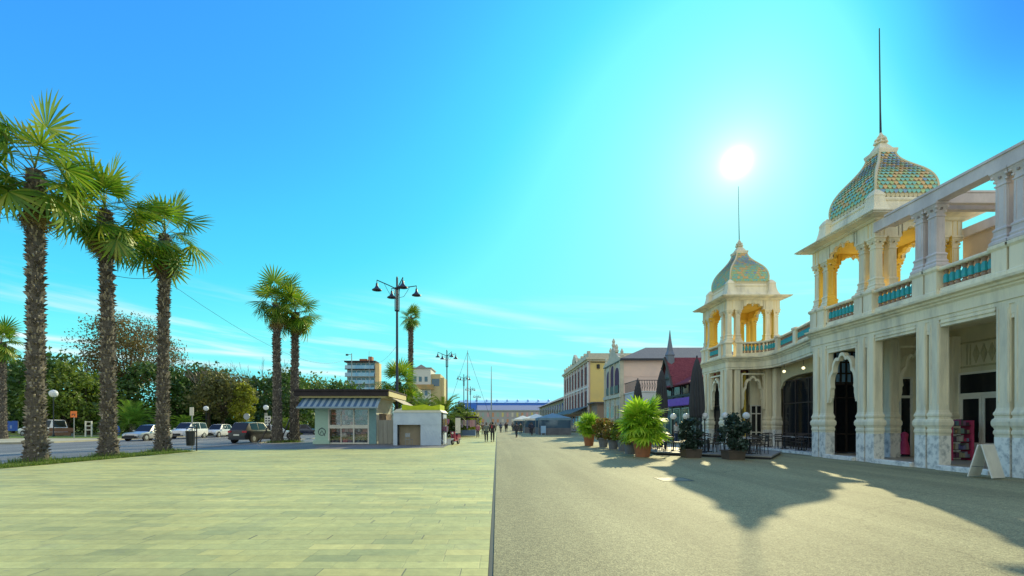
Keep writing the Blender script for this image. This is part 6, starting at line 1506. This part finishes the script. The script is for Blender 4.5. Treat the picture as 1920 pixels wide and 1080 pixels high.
b = MB(); b.add([(15.6, 78, 4.6), (15.6, 106, 4.6), (12.6, 106, 3.3), (12.6, 78, 3.3), (15.6, 78, 4.5), (15.6, 106, 4.5), (12.6, 106, 3.2), (12.6, 78, 3.2)], [(0, 1, 2, 3), (7, 6, 5, 4), (0, 3, 7, 4), (1, 5, 6, 2), (3, 2, 6, 7)]); yp('awning', b, mat('slate_awning', (.09, .11, .14), (.07, .09, .11), 2, rough=.7))
b = MB(); b.box(16, 30, 73.5, 77.8, 0, 4.6); b.box(15.8, 30, 73.3, 77.8, 4.6, 4.8); yp('shop_wing', b, mat('brown_render', (.30, .23, .18), rough=.8))
b = MB(); b.box(15.3, 30, 73.0, 78, 4.82, 5.0); yp('wing_roof', b, mat('dark_roofing', (.10, .10, .11), rough=.7))
# low house with the dark pitched roof
r_ = building('low_pitched_house', 'low house with a dark pitched roof past the yellow building', (16, 138, 0))
b = MB(); b.box(15.9, 30, 108, 172, 0, 7.2); b.build('wall', mat('green_grey_wall', (.36, .36, .29), (.30, .30, .25), .3, rough=.8), r_)
b = MB(); b.add([(15.0, 107.5, 7.2), (15.0, 172.5, 7.2), (23, 172.5, 10.8), (23, 107.5, 10.8), (31, 107.5, 7.2), (31, 172.5, 7.2)], [(0, 1, 2, 3), (3, 2, 5, 4), (0, 3, 4), (1, 5, 2), (0, 4, 5, 1)]); b.build('roof', mat('dark_slate_roof', (.12, .13, .15), (.09, .10, .12), 1, rough=.7), r_)
for k in range(12):
    yy = 111+5.1*k; b = MB(); b.box(15.8, 15.9, yy-.9, yy+.9, 3.8, 6.4); b.build('window', M['glass'], r_)
b = MB(); b.add([(15.9, 108, 3.8), (15.9, 170, 3.8), (12, 170, 2.9), (12, 108, 2.9)], [(0, 1, 2, 3)]); b.v += [(x, y2, z-.1) for x, y2, z in b.v]; b.f += [(7, 6, 5, 4), (0, 4, 5, 1), (3, 2, 6, 7), (0, 3, 7, 4), (1, 5, 6, 2)]; b.m = [0]*6; b.build('awning', bpy.data.materials['slate_awning'], r_)
# long stone block closing the view and the blue hangar behind
lb = building('long_stone_building', 'long grey stone building with two rows of windows closing the promenade', (9, 300, 0))
b = MB(); b.box(-14, 34, 300, 315, 0, 9.4); b.build('wall', mat('grey_stone_far', (.40, .40, .38), (.34, .34, .33), .1, rough=.9), lb)
b = MB(); b.box(-14.5, 34.5, 299.5, 315.5, 9.4, 10.1); b.build('cornice', mat('green_grey_stone', (.30, .34, .32), rough=.8), lb)
b = MB(); b.prism([(300, 10.1), (315, 10.1), (309, 13.4), (306, 13.4)], -13.5, 33.5, 'x'); b.build('roof', mat('lilac_roof', (.42, .42, .50), rough=.7), lb)
wr = random.Random(4); wm = [mat('shutter_'+n, c, rough=.8) for n, c in (('orange', (.55, .28, .14)), ('pink', (.55, .33, .32)), ('yellow', (.62, .55, .20)), ('green', (.30, .42, .36)), ('cream', (.60, .56, .44)))]
for k in range(15):
    for z0, z1 in ((2.0, 4.2), (5.6, 8.4)):
        x = -12.3+3.2*k; b = MB(); b.box(x-.65, x+.65, 299.9, 299.99, z0, z1); b.build('window', wr.choice(wm), lb)
ha = building('blue_hangar', 'long low hangar with a bright blue band behind the stone building', (8, 350, 0))
b = MB(); b.box(-30, 46, 350, 380, 0, 17.0); b.build('wall', mat('blue_cladding', (.03, .16, .62), rough=.5), ha)
b = MB(); b.prism([(349.5, 17.0), (380.5, 17.0), (365, 19.6)], -30.5, 46.5, 'x'); b.build('roof', mat('pale_blue_roof', (.30, .52, .78), rough=.5), ha)
b = MB()
for k in range(9): b.lathe([(.8, 17.4), (.8, 19.2), (1.1, 19.3), (.3, 19.8)], (-24+8*k, 356, 0), 8)
b.build('vents', bpy.data.materials['pale_blue_roof'], ha)
# garden tents
def gazebo(label, x, y, w, d, m, h=2.3, top=3.1):
    t = thing('market_tent', label, 'tent', (x, y, 0), 0, 'market tents')
    b = MB(); vs_ = [(-w/2, -d/2, h), (w/2, -d/2, h), (w/2, d/2, h), (-w/2, d/2, h), (0, -d*.05, top), (0, d*.05, top)]
    b.add(vs_, [(0, 1, 4), (1, 2, 5, 4), (2, 3, 5), (3, 0, 4, 5)])
    for p, q in ((0, 1), (1, 2), (2, 3), (3, 0)):
        a, c = vs_[p], vs_[q]; b.add([a, c, (c[0], c[1], h-.32), (a[0], a[1], h-.32)], [(0, 1, 2, 3)])
    b.build('canopy', m, t, world=False)
    for sx in (-1, 1):
        for sy in (-1, 1):
            b = MB(); b.tube([(sx*(w/2-.06), sy*(d/2-.06), 0), (sx*(w/2-.06), sy*(d/2-.06), h-.05)], .045, 6); b.build('post', M['grey_metal'], t, world=False)
    b = MB(); b.box(-w/2+.1, w/2-.1, -d/2+.02, -d/2+.06, 0, .95); b.box(-w/2+.02, -w/2+.06, -d/2+.1, d/2-.1, 0, .95); b.build('side_screen', M['slate_wall'], t, world=False)
    b = MB(); b.box(-w/2+.1, w/2-.1, -d/2+.03, -d/2+.05, .95, h-.3); b.build('clear_panel', M['glass_blue'], t, world=False)
    return t
M['blue_canvas'] = mat('blue_grey_canvas', (.22, .36, .46), (.18, .31, .40), 1, rough=.7, transl=.25)
gz = gazebo('blue-grey canopied tent left of the smaller potted palm', 8.0, 66, 4.6, 5, M['blue_canvas'], 2.35, 3.05)
gazebo('white-topped tent behind the blue-grey one', 6.6, 78, 4.2, 5, M['white_paint'], 2.4, 3.2)
gazebo('distant white tent farther along the promenade', 5.4, 96, 4.0, 5, M['white_paint'], 2.4, 3.2)
b = MB(); b.box(6.0, 6.7, 62.9, 63.0, .25, 1.25); b.box(6.05, 6.12, 62.92, 62.98, 0, .25); b.box(6.58, 6.65, 62.92, 62.98, 0, .25)
tag(b.build('menu_board', mat('light_blue_board', (.30, .50, .72), rough=.5)), 'light blue menu board standing before the blue-grey tent', 'board')
# apartment blocks behind the kiosk
a = building('apartment_block', 'apartment block with long blue-glazed balconies and an orange side', (-58, 205, 0))
b = MB(); b.box(-65.4, -53.0, 200, 204, 0, 28); b.build('wall', mat('pale_concrete', (.50, .56, .60), rough=.8), a)
b = MB(); b.box(-53.0, -51.2, 199.5, 203, 0, 27.6); b.build('side_wall', mat('orange_render', (.80, .56, .28), rough=.8), a)
for k in range(8):
    z = 2.5+3.2*k
    b = MB(); b.box(-66, -53.2, 198.6, 200, z, z+.25); b.build('balcony_slab', M['kiosk_roof'] if k == 7 else M['grey_metal'], a)
    b = MB(); b.box(-65.9, -53.3, 198.65, 198.75, z+.25, z+1.75); b.build('balcony_front', mat('blue_balcony', (.16, .40, .66), (.40, .58, .70), .5, (1, 1, .1), .3), a)
    b = MB()
    for q in range(6): b.box(-65+2*q, -63.5+2*q, 199.9, 199.99, z+.3, z+2.7)
    b.build('window', M['glass_blue'], a)
b = MB(); b.box(-66.2, -52.6, 198.4, 204.5, 28, 28.6); rf = b.build('roof', M['kiosk_roof'], a)
b = MB(); b.box(-60, -57, 200, 203, 28.6, 29.6); b.box(-56.2, -54.6, 200, 203, 28.6, 30.6); b.build('chimney', M['terracotta'], rf)
a = building('cream_apartment_block', 'cream apartment block with a stepped roof terrace, right of the lone palm', (-29, 195, 0))
b = MB(); b.box(-35.5, -27.5, 190, 204, 0, 24.2); b.build('wall', mat('cream_render', (.62, .63, .60), rough=.8), a)
b = MB(); b.box(-27.5, -23.6, 191, 206, 0, 22.0); b.box(-23.6, -22.2, 192, 206, 0, 20.6); b.build('side_wing', mat('yellow_cream', (.55, .46, .25), rough=.8), a)
b = MB(); b.box(-35.8, -26.2, 188.8, 190, 15.5, 17.5); b.build('balcony', mat('orange_balcony', (.50, .30, .12), (.3, .25, .12), .7, rough=.8), a)
for x in (-34, -31.8, -29.4):
    for z in (18.8, 13, 9):
        b = MB(); b.box(x-.6, x+.6, 189.9, 189.99, z, z+2); b.build('window', M['glass_blue'], a)
b = MB(); b.box(-27.2, -24.0, 190.9, 190.99, 17, 20); b.build('window', M['glass_blue'], a)
b = MB(); b.box(-35.9, -27.1, 189.6, 204.4, 24.2, 24.6); b.prism([(-34, 24.6), (-29.2, 24.6), (-31.6, 26.0)], 191, 200, 'y'); b.build('roof', mat('grey_tile_roof', (.32, .30, .30), rough=.8), a)
